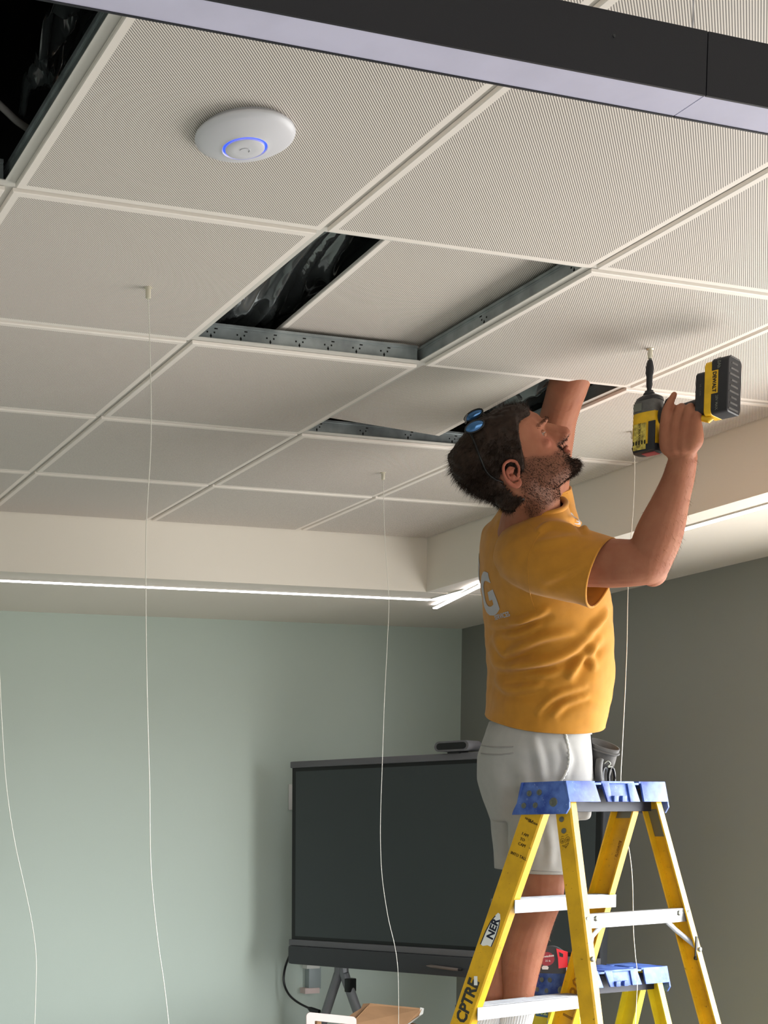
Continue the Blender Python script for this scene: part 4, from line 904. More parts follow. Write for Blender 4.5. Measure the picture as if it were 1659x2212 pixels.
# ---- ears
for s_ in (-1, 1):
    mb = MB(); tl = R(-22)
    def ep(u, w_, o_): # u: forward, w: up within the ear, o: outwards
        a = u * math.cos(tl) - w_ * math.sin(tl); c_ = u * math.sin(tl) + w_ * math.cos(tl)
        return hp(EX + a, s_ * (.0715 + o_), EZ + c_)
    out = [(.010, -.004, .000), (.013, .010, .004), (.008, .026, .009), (-.006, .033, .013), (-.019, .027, .016), (-.023, .010, .017), (-.019, -.008, .014), (-.010, -.022, .009), (.000, -.030, .006), (.008, -.026, .004), (.010, -.014, .002)]
    mb.tube(spline([ep(*q) for q in out], 5), [.0036 + .0016 * (1 if 30 < i < 48 else 0) for i in range((len(out) - 1) * 5 + 1)], seg=10)
    ring = [ep(*q) for q in out]; cen = ep(-.003, .002, .001)
    ring2 = [p.lerp(cen, .45) - HL * s_ * .003 for p in ring]
    n = len(ring); mb.add(ring + ring2 + [cen - HL * s_ * .005], [(i, (i + 1) % n, n + (i + 1) % n, n + i) for i in range(n)] + [(n + i, n + (i + 1) % n, 2 * n) for i in range(n)])
    mb.tube(spline([ep(.004, .012, .004), ep(-.006, .018, .008), ep(-.014, .010, .010), ep(-.012, -.004, .009), ep(-.004, -.012, .006), ep(.006, -.012, .004)], 5), .0030, seg=8)
    ellipsoid(mb, ep(.009, -.006, .004), (.004, .0035, .006), HAX, 10, 6); ellipsoid(mb, ep(.001, -.026, .006), (.0085, .004, .0075), HAX, 12, 8)
    # back of the ear joins the head
    mb.tube([ep(-.004, .012, .001), ep(-.012, .010, .010)], [.010, .006], seg=10); mb.tube([ep(-.002, -.006, .000), ep(-.008, -.008, .008)], [.009, .006], seg=10)
    me = fuse(mb, 0.0016, 2); at_r = me.attributes.new('ruddy', 'FLOAT', 'POINT'); at_r.data.foreach_set('value', [.42] * len(me.vertices)); obj_from(me, 'ear', M_skin, man)
# ---- eyes
M_eye = mat('eye_white', srgb(186, 172, 164), 0.35); M_iris = mat('iris_brown', srgb(60, 42, 28), 0.15)
for s_ in (-1, 1):
    mb = MB(); c = hp(.0655, s_ * .031, .002); ellipsoid(mb, c, (.0120, .0120, .0120), HAX, 20, 12); e = mb.build('eye', M_eye, man, smooth=True)
    mb = MB(); ellipsoid(mb, c + HF * .0086, (.0040, .0058, .0058), HAX, 16, 8); mb.build('iris', M_iris, e, smooth=True)
    for nm, z0, z1 in (('upper_lid', 4, 88), ('lower_lid', -70, -13)):
        mb = MB(); rings = []
        for r_ in (.0120, .0134):
            pass
        G = []
        for k in range(9):
            el = R(lerp(z0, z1, k / 8)); row = []
            for j in range(13):
                az = R(lerp(-78, 78, j / 12)); sq = 1 - .35 * (abs(az) / R(78)) ** 2 if z0 > 0 else 1 - .5 * (abs(az) / R(78)) ** 2
                ee = el * sq if k == (0 if z0 > 0 else 8) else el
                row.append(c + (HF * math.cos(ee) * math.cos(az) + HL * math.cos(ee) * math.sin(az) + HU * math.sin(ee)) * .0136)
            G.append(row)
        vs = [p for r_ in G for p in r_] + [p + (c - p) * .12 for r_ in G for p in r_]; N = 13 * 9
        fs = [(i * 13 + j, i * 13 + j + 1, (i + 1) * 13 + j + 1, (i + 1) * 13 + j) for i in range(8) for j in range(12)]
        fs += [tuple(N + q for q in reversed(f)) for f in fs]
        mb.add(vs, fs + [(j, j + 1, N + j + 1, N + j) for j in range(12)] + [(8 * 13 + j, N + 8 * 13 + j, N + 8 * 13 + j + 1, 8 * 13 + j + 1) for j in range(12)]); mb.build(nm, M_skin, e, smooth=True)

# ---- hair, beard and brows
random.seed(4)
def hair_mask(q):
    x, y, z = q; ay = abs(y); sh_ = sstep(.025, .055, ay); x += .036 * sh_; z += .016 * sh_
    zl = lerp(-.030, .074, sstep(.018, .078, x)) if x > .018 else lerp(-.030, -.012, sstep(.018, -.0, x))        # front hairline
    if x < 0: zl = lerp(-.012, .004, sstep(0, -.014, x)) if x > -.018 else lerp(.004, -.100, sstep(-.020, -.040, x))
    zl += .010 * gauss(x - .045, .02) - (0.012 * (1 - ay / .075) if x > .05 else 0)
    m = sstep(zl - .004, zl + .014, z)
    return m
hm = MB(); bmh = bmesh.new()
src = bod.data; off = world_loc(man); idx = {}
HV = []; tri = []
for v in src.vertices:
    p = v.co + off; q = hloc(p)
    if q.length < .165 and q.z > -.112 and abs(q.y) < .085:
        m_ = hair_mask(q)
        if m_ > 0.0: idx[v.index] = (p, q, m_)
new = {}
for i, (p, q, m_) in idx.items():
    n_ = src.vertices[i].normal; n2 = noise.noise(p * 30) * .006 + noise.noise(p * 75) * .004
    thick = .007 + .009 * sstep(.02, .09, q.z) + .006 * sstep(-.02, -.09, q.x) + n2
    dirn = (n_ + HU * .25 * sstep(0, .08, q.z) - HF * .2).normalized()
    new[i] = bmh.verts.new(p + dirn * (thick * m_ - .003 * (1 - m_)))
for f in src.polygons:
    if all(v in new for v in f.vertices):
        try: bmh.faces.new([new[v] for v in f.vertices])
        except ValueError: pass
mh = bpy.data.meshes.new('hair'); bmh.to_mesh(mh); bmh.free()
# spikes and locks
def strands(mb, roots, length, width, dirf, curl=.3, segs=3):
    vs = []; fs = []
    for p, n_, q, m_ in roots:
        L_ = length(q) * random.uniform(.55, 1.15) * m_; w_ = width * random.uniform(.7, 1.3)
        d = dirf(q, n_) + Vector((random.gauss(0, .26), random.gauss(0, .26), random.gauss(0, .26))); d.normalize()
        bend = Vector((random.gauss(0, 1), random.gauss(0, 1), random.gauss(0, 1))) * curl + Vector((0, 0, -.25))
        side = d.cross(Vector((random.gauss(0, 1), random.gauss(0, 1), random.gauss(0, 1)))).normalized()
        pos = p - n_ * .002; k0 = len(vs)
        for s_ in range(segs + 1):
            t = s_ / segs; ww = w_ * (1 - t) ** .7
            pp = pos + d * (L_ * t) + bend * (L_ * t * t * .45)
            if s_ == segs: vs.append(pp)
            else: vs += [pp + side * ww, pp - side * ww, pp + n_ * ww * .8]
        for s_ in range(segs - 1):
            a = k0 + 3 * s_; fs += [(a, a + 1, a + 4, a + 3), (a + 1, a + 2, a + 5, a + 4), (a + 2, a, a + 3, a + 5)]
        a = k0 + 3 * (segs - 1); e_ = a + 3; fs += [(a, a + 1, e_), (a + 1, a + 2, e_), (a + 2, a, e_)]
    mb.add(vs, fs)
roots_h = []
hv = list(idx.items())
for _ in range(15000):
    i, (p, q, m_) = random.choice(hv)
    if m_ < .35: continue
    n_ = src.vertices[i].normal.copy(); pp = new and p + n_ * (.007 * m_)
    roots_h.append((pp + Vector((random.gauss(0, .002), random.gauss(0, .002), random.gauss(0, .002))), n_, q, m_))
def hdir(q, n_):
    back = -HF * .9 - HU * (.55 if q.x < -.02 else .0) ; fr_ = (HF * .5 + HU * .5) if (q.x > .03 and q.z > .07) else Vector((0, 0, 0))
    return n_ * .42 + (back * .68 if not fr_.length else fr_)
mb = MB(); strands(mb, roots_h, lambda q: .016 + .010 * sstep(.0, -.09, q.x) * sstep(-.06, .0, q.z) + .010 * sstep(.06, .1, q.z), .00055, hdir, .35, 3)
tmp = bpy.data.meshes.new('t'); tmp.from_pydata(mb.v, [], mb.f)
bmc = bmesh.new(); bmc.from_mesh(mh); bmc.from_mesh(tmp); bmc.to_mesh(mh); bmc.free(); bpy.data.meshes.remove(tmp)
obj_from(mh, 'hair', M_hair, man)
bv = []
for v in src.vertices:
    m_ = src.attributes['beard'].data[v.index].value
    if m_ > .15: bv.append((v.index, v.co + off, hloc(v.co + off), m_))
roots_b = []
for _ in range(16000):
    i, p, q, m_ = random.choice(bv)
    if random.random() > m_ * 1.1: continue
    n_ = src.vertices[i].normal.copy(); roots_b.append((p + Vector((random.gauss(0, .0018), random.gauss(0, .0018), random.gauss(0, .0018))) , n_, q, m_))
mb = MB(); strands(mb, roots_b, lambda q: .0085 + .007 * sstep(.05, .09, q.x) * sstep(-.07, -.09, q.z), .0006, lambda q, n_: n_ * .6 - HU * .7 + HF * .15, .3, 2)
mb.build('beard', M_hair, man)
roots_e = []
for v in src.vertices:
    q = hloc(v.co + off)
    if .06 < q.x < .115 and abs(q.z - .0225 - .004 * gauss(abs(q.y) - .03, .014)) < .0042 and .012 < abs(q.y) < .052:
        for _ in range(4): roots_e.append((v.co + off + Vector((random.gauss(0, .0012), random.gauss(0, .0012), random.gauss(0, .0012))), v.normal.copy(), q, 1))
mb = MB(); strands(mb, roots_e, lambda q: .008, .0004, lambda q, n_: n_ * .25 + HL * (1 if q.y > 0 else -1) * .8 + HU * .15, .1, 2); mb.build('eyebrows', M_hair, man)
# fine hair on forearm and shins
random.seed(9); rl = []
for v in src.vertices:
    p = v.co + off
    if (1.05 < p.z < 1.40) or (2.22 < p.z < 2.46 and p.y < .45 and p.x > 1.6 and v.normal.dot(DN) < .9):
        if random.random() < .10: rl.append((p, v.normal.copy(), Vector((0, 0, 0)), 1))
mb = MB(); strands(mb, rl, lambda q: .012, .00026, lambda q, n_: n_ * .5 + Vector((0, 0, -.8)), .4, 2); mb.build('limb_hair', mat('limb_hair', srgb(140, 92, 62), .5), man)

# ---- t-shirt
sh = MB()
SR = [(1625, 1056, 1286, .965, .185, 0)] + [(p, a, c, y, b_ + .016, tl) for p, a, c, y, b_, tl in TR[2:]]
sh.ring_loft([tring(p, a - 2, c + 2, y, b_, tilt=tl) for p, a, c, y, b_, tl in SR])
def sleeve(pts): limb(sh, pts, ends=False)
sleeve([(at(1120, 1190, y=.76), .075), (at(1155, 1195, y=.69), .092), (at(1205, 1212, y=.61), .092), (at(1262, 1227, y=.55), .0865), (at(1318, 1242, y=.495), .084)])
ellipsoid(sh, at(1160, 1195, y=.68), (.092, .092, .092))
sleeve([(at(1165, 1180, y=.90), .105), (at(1172, 1130, y=.91), .095), (at(1174, 1088, y=.905), .078), (at(1174, 1040, y=.885), .068)])
shm = fuse(sh, 0.006, smooth=6, fac=.5)
bmq = bmesh.new(); bmq.from_mesh(shm)
def cut(co, no, sel, keep='inner'):
    co = Vector(co); no = Vector(no).normalized()
    fs = [f for f in bmq.faces if sel(f.calc_center_median())]; vs = {v for f in fs for v in f.verts}; es = {e for f in fs for e in f.edges}
    bmesh.ops.bisect_plane(bmq, geom=list(vs) + list(es) + fs, plane_co=co, plane_no=no, dist=1e-5)
    kill = [f for f in bmq.faces if sel(f.calc_center_median()) and (f.calc_center_median() - co).dot(no) > 0]
    bmesh.ops.delete(bmq, geom=kill, context='FACES')
# hem, dipping on the near side
hc = at(1150, 1584, y=.80); hl_ = at(1052, 1560, y=.96); hr_ = at(1298, 1546, y=.96)
cut(hc, ((hl_ - hc).cross(hr_ - hc) * (1 if (hl_ - hc).cross(hr_ - hc).z < 0 else -1)), lambda p: p.z < 2.05)
c0, c1, c2 = at(1330, 1167, y=.50), at(1272, 1306, y=.53), at(1290, 1235, y=.60)
nn_ = (c1 - c0).cross(c2 - c0).normalized(); nn_ = nn_ if nn_.dot(at(1330, 1240, y=.49) - at(1200, 1210, y=.61)) > 0 else -nn_
ax_ = (at(1318, 1242, y=.495) - at(1262, 1227, y=.55)).normalized(); upv = (c0 - c1).normalized(); nn_ = (ax_ - upv * ax_.dot(upv)).normalized()
cut((c0 + c1) / 2, nn_, lambda p: p.y < .66 and prj(p)[0] > 1225 and p.z > 2.15)
ls1 = at(1174, 1060, y=.89); cut(ls1, (at(1176, 1040, y=.885) - at(1174, 1088, y=.905)), lambda p: p.z > 2.40 and p.y > .80)
nk = at(1146, 1103, y=.735); nkn = (at(1148, 1060, y=.68) - at(1142, 1150, y=.745)).normalized()
_a, _b, _c = at(1082, 1101, y=.74), at(1148, 1112, y=.655), at(1214, 1082, y=.69)
_n = (_b - _a).cross(_c - _a).normalized(); _n = _n if _n.z > 0 else -_n
cut(_b, _n, lambda p: ((p - nk) - nkn * (p - nk).dot(nkn)).length < .125 and (p - nk).length < .16)
bmq.normal_update()
# folds
folds = [([(330, 980), (400, 1140), (480, 1130), (700, 1020), (960, 980)], .011, 26), ([(290, 1060), (350, 1220), (500, 1240), (750, 1200), (950, 1120), (1180, 900)], .013, 30), ([(320, 1280), (420, 1430), (600, 1420), (720, 1380)], .009, 26),
         ([(900, 1350), (1000, 1220), (1190, 1000)], .010, 26), ([(650, 1640), (800, 1490), (1060, 1400)], .008, 20), ([(780, 1650), (900, 1540), (1080, 1490)], .007, 18), ([(280, 930), (450, 905), (640, 850), (760, 780)], .010, 24),
         ([(1110, 1060), (1100, 1180), (1120, 1290)], .007, 20), ([(360, 1010), (560, 985), (700, 900)], .006, 18), ([(560, 1330), (760, 1310), (900, 1260)], .006, 24), ([(1060, 980), (1180, 860), (1200, 780)], .008, 22),
         ([(660, 200), (760, 130), (980, 150)], .006, 16), ([(640, 280), (780, 260), (1000, 230)], .005, 20), ([(330, 140), (430, 60), (600, 40)], .005, 16), ([(700, 560), (860, 520), (1040, 430)], .005, 26), ([(900, 60), (1010, 130), (1060, 200)], .007, 14), ([(430, 880), (560, 870), (660, 815)], .006, 14)]
FL = [([(q.x, q.y) for q in spline([Vector((980 + x / 3.686, 1100 + y / 3.686, 0)) for x, y in pl], 4)], am, w_ / 3.686) for pl, am, w_ in folds]
def pdist(x, y, pl):
    best = 1e9; side = 0; N_ = len(pl) - 1; bt = 0
    for i_, ((x0, y0), (x1, y1)) in enumerate(zip(pl[:-1], pl[1:])):
        dx, dy = x1 - x0, y1 - y0; t = ((x - x0) * dx + (y - y0) * dy) / (dx * dx + dy * dy); tt = min(1, max(0, t)); ex_, ey_ = x - x0 - dx * tt, y - y0 - dy * tt
        d2 = math.hypot(ex_, ey_)
        if d2 < best: best = d2; side = math.copysign(1, dx * ey_ - dy * ex_); bt = (i_ + tt) / N_
    return best, side, bt
for v in bmq.verts:
    p = v.co; px, py, z_ = prj(p); n_ = v.normal; facing = -(p - CAM).normalized().dot(n_); dsp = 0
    if facing > -0.15:
        fw_ = sstep(-.15, .1, facing)
        for pl, am, w_ in FL:
            if px < min(a for a, _ in pl) - 60 or px > max(a for a, _ in pl) + 60: continue
            d_, sd_, ta = pdist(px, py, pl)
            w2 = w_ * (1.25 + .35 * noise.noise(Vector((px * .02, py * .02, am * 900))))
            if d_ < w2 * 4: dsp += fw_ * am * 1.55 * math.sin(math.pi * min(1, max(0, ta))) ** .75 * (gauss(d_, w2) - .6 * gauss(d_ - w2 * 1.8, w2 * 1.2) * (1 if sd_ > 0 else .25))
    low = sstep(2.30, 2.0, p.z)
    dsp += .005 * low * (noise.noise(Vector((p.x * 7, p.y * 7, p.z * 17)))) + .0025 * noise.noise(Vector((p.x * 18, p.y * 18, p.z * 30)))
    if facing <= .0: dsp += .010 * low * noise.noise(Vector((p.x * 5 + 3, p.y * 5, p.z * 14)))
    v.co = p + n_ * dsp
bmesh.ops.smooth_vert(bmq, verts=bmq.verts, factor=.5, use_axis_x=True, use_axis_y=True, use_axis_z=True)
edges_b = [e for e in bmq.edges if e.is_boundary]
bmq.to_mesh(shm); 
# seams along hem and cuffs: walk the boundary loops
loops = []; left = set(edges_b)
while left:
    e = left.pop(); lp = [e.verts[0], e.verts[1]]
    while True:
        nx = next((q for q in lp[-1].link_edges if q in left), None)
        if nx is None: break
        left.discard(nx); lp.append(nx.other_vert(lp[-1]))
    loops.append([v.co.copy() for v in lp])
bmq.free()
shirt = obj_from(shm, 't_shirt', M_shirt, man); md = shirt.modifiers.new('thick', 'SOLIDIFY'); md.thickness = 0.0025; md.offset = 1
loops.sort(key=len, reverse=True)
0 and print('line LOOPS', [(len(l), tuple(round(c, 3) for c in sum(l, Vector()) / len(l))) for l in loops[:8]], tuple(nk))
for lp in loops[:4]:
    if len(lp) < 20: continue
    sm_ = [sum((lp[(i + k) % len(lp)] for k in range(-2, 3)), Vector()) / 5 for i in range(0, len(lp), 2)]
    sm_.append(sm_[0]); cz = sum(sm_, Vector()) / len(sm_); isneck = (cz - nk).length < .10
    mb = MB(); mb.tube(sm_, .0075 if isneck else .0034, seg=8, flat=1.0); mb.build('collar' if isneck else 'hem', M_shirt, shirt, smooth=True)
def on_shirt(px, py, lift=.0035):
    offm = world_loc(man); d = (at(px, py, y=.7) - CAM).normalized(); h_ = BVS.ray_cast(CAM - offm, d)
    return (h_[0] + h_[1] * lift + offm) if h_[0] is not None else None
from mathutils.bvhtree import BVHTree
BVS = BVHTree.FromPolygons([v.co.copy() for v in shm.vertices], [tuple(p.vertices) for p in shm.polygons])
for pl in ([(690, 190), (640, 280), (600, 380), (597, 520), (612, 660), (630, 740), (655, 800)], [(690, 190), (640, 150), (560, 100), (470, 60)]):
    q_ = [on_shirt(980 + v.x / 3.686, 1100 + v.y / 3.686, .0022) for v in spline([Vector((a, c_, 0)) for a, c_ in pl], 6)]; q_ = [v for v in q_ if v]
    mb = MB(); mb.tube(q_, .0013, seg=6); mb.build('seam', M_shirt, shirt, smooth=True)
# print on the back and chest, laid on the cloth
def decal(body_, size, c, xax, yax, name, m=None, sx=1.0, bold=0.0, shear=0.0):
    xax = Vector(xax).normalized(); zax = xax.cross(Vector(yax)).normalized(); yax = zax.cross(xax)
    cu = bpy.data.curves.new(name, 'FONT'); cu.body = body_; cu.size = size; cu.align_x = 'CENTER'; cu.align_y = 'CENTER'; cu.offset = bold; cu.shear = shear; cu.resolution_u = 4
    o = bpy.data.objects.new(name, cu); scn.collection.objects.link(o); dg = bpy.context.evaluated_depsgraph_get(); me = bpy.data.meshes.new_from_object(o.evaluated_get(dg)); bpy.data.objects.remove(o)
    me.transform(Matrix.Diagonal((sx, 1, 1, 1)))
    bq = bmesh.new(); bq.from_mesh(me); bmesh.ops.triangulate(bq, faces=bq.faces)
    for _ in range(4):
        es = [e for e in bq.edges if e.calc_length() > .007]
        if not es: break
        bmesh.ops.subdivide_edges(bq, edges=es, cuts=1); bmesh.ops.triangulate(bq, faces=bq.faces)
    M = Matrix(((xax.x, yax.x, zax.x, c[0]), (xax.y, yax.y, zax.y, c[1]), (xax.z, yax.z, zax.z, c[2]), (0, 0, 0, 1)))
    offm = world_loc(man); ok = []
    from mathutils.bvhtree import BVHTree
    for v in bq.verts:
        w = M @ v.co; o_ = w + zax * .25 - offm; h_ = BV.ray_cast(o_, -zax, .6)
        if h_[0] is not None: v.co = h_[0] + h_[1] * .0036 + offm
        else: ok.append(v)
    bmesh.ops.delete(bq, geom=ok, context='VERTS'); bq.to_mesh(me); bq.free()
    me.materials.clear(); me.materials.append(m or M_print); me.transform(Matrix.Translation(-offm)); n = bpy.data.objects.new(name, me); scn.collection.objects.link(n); n.parent = shirt; n.location = (0, 0, 0); return n
from mathutils.bvhtree import BVHTree
BV = BVHTree.FromPolygons([v.co.copy() for v in shm.vertices], [tuple(p.vertices) for p in shm.polygons])
bk = at(1050, 1288, y=.90)
decal('G', 0.150, bk, -RGT * -1 * 1.0 + FWD * .25, (0, 0, 1), 'print', sx=1.1, bold=.005)
decal('O', 0.110, at(1036, 1232, y=.98), RGT, (0, 0, 1), 'print', sx=1.1, bold=.004)
decal('SERVICES', 0.020, at(1066, 1330, y=.85), RGT + FWD * .3, (0, 0, 1), 'print', bold=.0006)
decal('RG', 0.040, at(1266, 1118, y=.80), -RGT + FWD * -.4, (0, 0, 1), 'print', bold=.002)

# ---- shorts
so = MB()
so.ring_loft([tring(p, a, c, y, b_, n=40) for p, a, c, y, b_ in [(1545, 1070, 1266, .955, .145), (1590, 1052, 1263, .96, .160), (1630, 1037, 1265, .975, .178), (1680, 1038, 1268, .99, .188), (1725, 1050, 1268, 1.005, .190), (1770, 1066, 1264, 1.015, .172)]])
def pant(c_list): limb(so, c_list, ends=False)
pant([(at(1163, 1690, y=.94), .090), (at(1170, 1760, y=.945), .094), (at(1176, 1830, y=.965), .093), (at(1182, 1905, y=.985), .096)])
pant([(at(1132, 1700, y=1.08), .098), (at(1134, 1770, y=1.09), .096), (at(1138, 1830, y=1.10), .094), (at(1142, 1905, y=1.10), .096)])
som = fuse(so, 0.006, smooth=6, fac=.5); bmq = bmesh.new(); bmq.from_mesh(som)
cut(at(1180, 1889, y=.90), (0, 0.05, -1), lambda p: p.z < 1.6)
cut(at(1160, 1556, y=.95), (0, 0, 1), lambda p: p.z > 1.75)
bmq.normal_update()
fo = [([(1150, 1585), (1165, 1640), (1172, 1690)], .006, 9), ([(1215, 1600), (1228, 1640), (1215, 1690)], .006, 7), ([(1120, 1640), (1135, 1700), (1120, 1760)], .005, 12), ([(1060, 1650), (1085, 1720), (1082, 1790)], .005, 14), ([(1100, 1700), (1160, 1720), (1230, 1700)], .004, 12), ([(1180, 1760), (1190, 1830), (1186, 1880)], .004, 8), ([(1090, 1800), (1120, 1840), (1130, 1885)], .004, 10)]
for v in bmq.verts:
    p = v.co; px, py, _z = prj(p); n_ = v.normal; dsp = 0
    if (CAM - p).dot(n_) > 0:
        for pl, am, w_ in fo:
            d_, s2, ta = pdist(px, py, pl); am = am * math.sin(math.pi * min(1, max(0, ta))) ** .6
            if d_ < w_ * 4: dsp += am * (gauss(d_, w_) - .5 * gauss(d_ - 1.9 * w_, w_))
    dsp += .003 * noise.noise(Vector((p.x * 14, p.y * 14, p.z * 7))) + .0022 * math.sin(math.atan2(p.y - .96, p.x - 1.83) * 60) * sstep(1.86, 1.90, p.z)
    v.co = p + n_ * dsp
bmq.to_mesh(som); bmq.free()
shorts = obj_from(som, 'shorts', M_short, man); md = shorts.modifiers.new('thick', 'SOLIDIFY'); md.thickness = 0.003; md.offset = 1
BV = BVHTree.FromPolygons([v.co.copy() for v in som.vertices], [tuple(p.vertices) for p in som.polygons])
def on_shorts(px, py, lift=.004):
    offm = world_loc(man); d = (at(px, py, y=.9) - CAM).normalized(); h_ = BV.ray_cast(CAM - offm, d)
    return (h_[0] + h_[1] * lift + offm) if h_[0] is not None else at(px, py, y=.84)
M_seam = mat('shorts_seam', srgb(150, 148, 146), 0.9); M_cordw = mat('cord_white', srgb(224, 222, 214), 0.9)
mb = MB(); mb.tube([on_shorts(1042 + k * 8.5, 1611 + 2.5 * math.sin(k / 8 * math.pi) + k * .3) for k in range(9)], .0018, seg=6); mb.build('pocket_seam', M_seam, shorts, smooth=True)
mb = MB(); mb.tube([on_shorts(1042 + k * 8.5, 1628 + 3 * math.sin(k / 8 * math.pi) - k * .2) for k in range(9)], .0018, seg=6); mb.build('pocket_seam', M_seam, shorts, smooth=True)
mb = MB(); pl = spline([on_shorts(*q) for q in [(1219, 1578), (1221, 1592), (1225, 1612), (1228, 1634), (1226, 1655), (1219, 1674), (1210, 1688)]], 6)
mb.tube([p + DN * (.0018 * math.sin(i * 2.1)) for i, p in enumerate(pl)], [.0036 + .0012 * math.sin(i * 2.4) for i in range(len(pl))], seg=8); mb.build('pocket_edge', M_cordw, shorts, smooth=True)
mb = MB(); mb.tube([on_shorts(1150 + k * 8, 1880 + k * .4) for k in range(9)], .0012, seg=6); mb.build('hem_seam', M_seam, shorts, smooth=True)

# ---- socks and shoes
for A, K, nm in ((RA_, RK, 'r'), (LA_, LK, 'l')):
    mb = MB(); up_a = (K - A).normalized(); rings = []; top = .125
    for k in range(10):
        t = k / 9; c = A + up_a * lerp(-.03, top, t); r_ = lerp(.040, .046, t)
        rings.append([c + (FWD * math.cos(2 * math.pi * j / 72) + RGT * math.sin(2 * math.pi * j / 72)) * (r_ + (.0013 if j % 2 else -.0008)) for j in range(72)])
    mb.ring_loft(rings); mb.build('sock', M_sock, man, smooth=R(50))
    heel = A + Vector((0, 0, -0.128)) - FWD * .05
    sg = MB(); prof_ = [(-.02, .025, .026, .030), (.0, .036, .070, .036), (.04, .040, .088, .040), (.09, .042, .075, .042), (.15, .047, .060, .047), (.20, .045, .050, .045), (.245, .030, .036, .030)]
    rg = []
    for x_, w_, h_, _ in prof_:
        rg.append([heel + FWD * x_ + RGT * (w_ * math.cos(2 * math.pi * j / 24)) + Vector((0, 0, .012 + max(0, h_ * (math.sin(2 * math.pi * j / 24) * .5 + .5)))) for j in range(24)])
    sg.ring_loft(rg); shoe = sg.build('shoe', M_shoe, man, smooth=True)
    sg = MB(); rg = [[heel + FWD * x_ + RGT * (w_ * 1.06 * s_) + Vector((0, 0, z_)) for s_, z_ in ((-1, 0), (1, 0), (1, .016), (-1, .016))] for x_, w_, h_, _ in prof_]; sg.ring_loft(rg); sg.build('sole', M_sock, shoe)

# ---- sunglasses pushed up into the hair
gl = empty('sunglasses', at(1025, 921, y=.55), 'dark-framed sunglasses with blue lenses pushed up on the man\'s hair', 'sunglasses')
M_lens = mat('lens_blue', srgb(70, 112, 160), 0.08, metal=0.6); M_gf = mat('glasses_frame', srgb(16, 16, 18), 0.3)
BVH_ = BVHTree.FromPolygons([v.co + off for v in src.vertices] + [v.co + off for v in bpy.data.objects['hair'].data.vertices], [tuple(p.vertices) for p in src.polygons] + [tuple(i + len(src.vertices) for i in p.vertices) for p in bpy.data.objects['hair'].data.polygons if len(p.vertices) == 4])
def on_head(px, py, lift):
    d = (at(px, py, y=.6) - CAM).normalized(); h_ = BVH_.ray_cast(CAM, d)
    return CAM + d * ((h_[0] - CAM).length - lift) if h_[0] is not None and h_[0].y < .8 else None
yl = on_head(1032, 925, .010); yl = yl.y if yl else .58
def lens(c, ax1, ax2, r1, r2, nm='lens'):
    c = Vector(c); ax1 = Vector(ax1).normalized(); n_ = ax1.cross(Vector(ax2)).normalized(); ax2 = n_.cross(ax1)
    mb = MB(); pts = [c + ax1 * (r1 * math.cos(2 * math.pi * k / 28)) + ax2 * (r2 * math.sin(2 * math.pi * k / 28)) for k in range(28)]
    mb.tube(pts + [pts[0]], .0024, seg=8); mb.build('rim', M_gf, gl, smooth=True)
    mb = MB(); ellipsoid(mb, c, (r1, r2, .0035), (ax1, ax2, n_), 28, 8); mb.build(nm, M_lens, gl, smooth=True)
i_r = Vector((0.804, -0.595, 0)); i_u = Vector((-.1, -.15, .98)).normalized()
lens(at(1025, 921, y=yl), i_r * .93 + i_u * .33, i_u, .0235, .0125); lens(at(1023, 897, y=yl + .075), i_r * .9 + i_u * .4, i_u, .0235, .0105)
mb = MB(); mb.tube(spline([at(1006, 915, y=yl + .01), at(1006, 903, y=yl + .055), at(1010, 897, y=yl + .07)], 5), .0025, seg=8); mb.build('bridge', M_gf, gl, smooth=True)
mb = MB(); mb.tube(spline([(on_head(a, c_, .003) or at(a, c_, y=yl)) for a, c_ in [(1016, 934), (1026, 958), (1038, 990), (1052, 1020), (1068, 1034), (1086, 1042)]], 6), [.0028] * 31, seg=8); mb.build('temple_arm', M_gf, gl, smooth=True)
mb = MB(); mb.tube(spline([at(1040, 893, y=yl + .085), at(1060, 905, y=yl + .125), at(1080, 925, y=yl + .14)], 6), .0026, seg=8); mb.build('temple_arm', M_gf, gl, smooth=True)

# ---- tool pouch at his belt
M_lea = mat('pouch_grey_leather', srgb(92, 90, 88), 0.6, var=.35, vscale=30, bump=.0006, bscale=160); M_pin = mat('pouch_dark', srgb(30, 30, 34), 0.6)
po = empty('tool_pouch', at(1298, 1640, y=.86), 'worn grey tool pouch with open round mouth clipped to the shorts', 'pouch')
i_r2 = Vector((.77, -.64, 0))
mc = at(1303, 1607, y=.86); e1 = (i_r2 * .92 + Vector((0, 0, -.36))).normalized(); e2 = Vector((.55, .70, .45)).normalized(); e2 = (e2 - e1 * e2.dot(e1)).normalized()
bt_ = at(1296, 1690, y=.88); rings = []
for t, r1, r2 in ((1.0, .020, .014), (.75, .027, .018), (.45, .034, .022), (.22, .040, .024), (.1, .045, .025), (0, .048, .026)):
    c = mc.lerp(bt_, t); rings.append([c + e1 * (r1 * math.cos(2 * math.pi * k / 28)) + e2 * (r2 * math.sin(2 * math.pi * k / 28)) for k in range(28)])
for r1, t in ((.92, 0), (.80, .35), (.7, .55)):
    c = mc.lerp(bt_, t); rings.append([c + e1 * (.048 * r1 * math.cos(2 * math.pi * k / 28)) + e2 * (.026 * r1 * math.sin(2 * math.pi * k / 28)) for k in range(28)])
mb = MB(); mb.ring_loft(rings); mb.build('bag', M_lea, po, smooth=True)
c = mc.lerp(bt_, .13); mb = MB(); pts = [c + e1 * (.0455 * math.cos(2 * math.pi * k / 28)) + e2 * (.0262 * math.sin(2 * math.pi * k / 28)) for k in range(29)]; mb.tube(pts, .0032, seg=8, flat=1); mb.build('rim_band', M_lea, po, smooth=True)
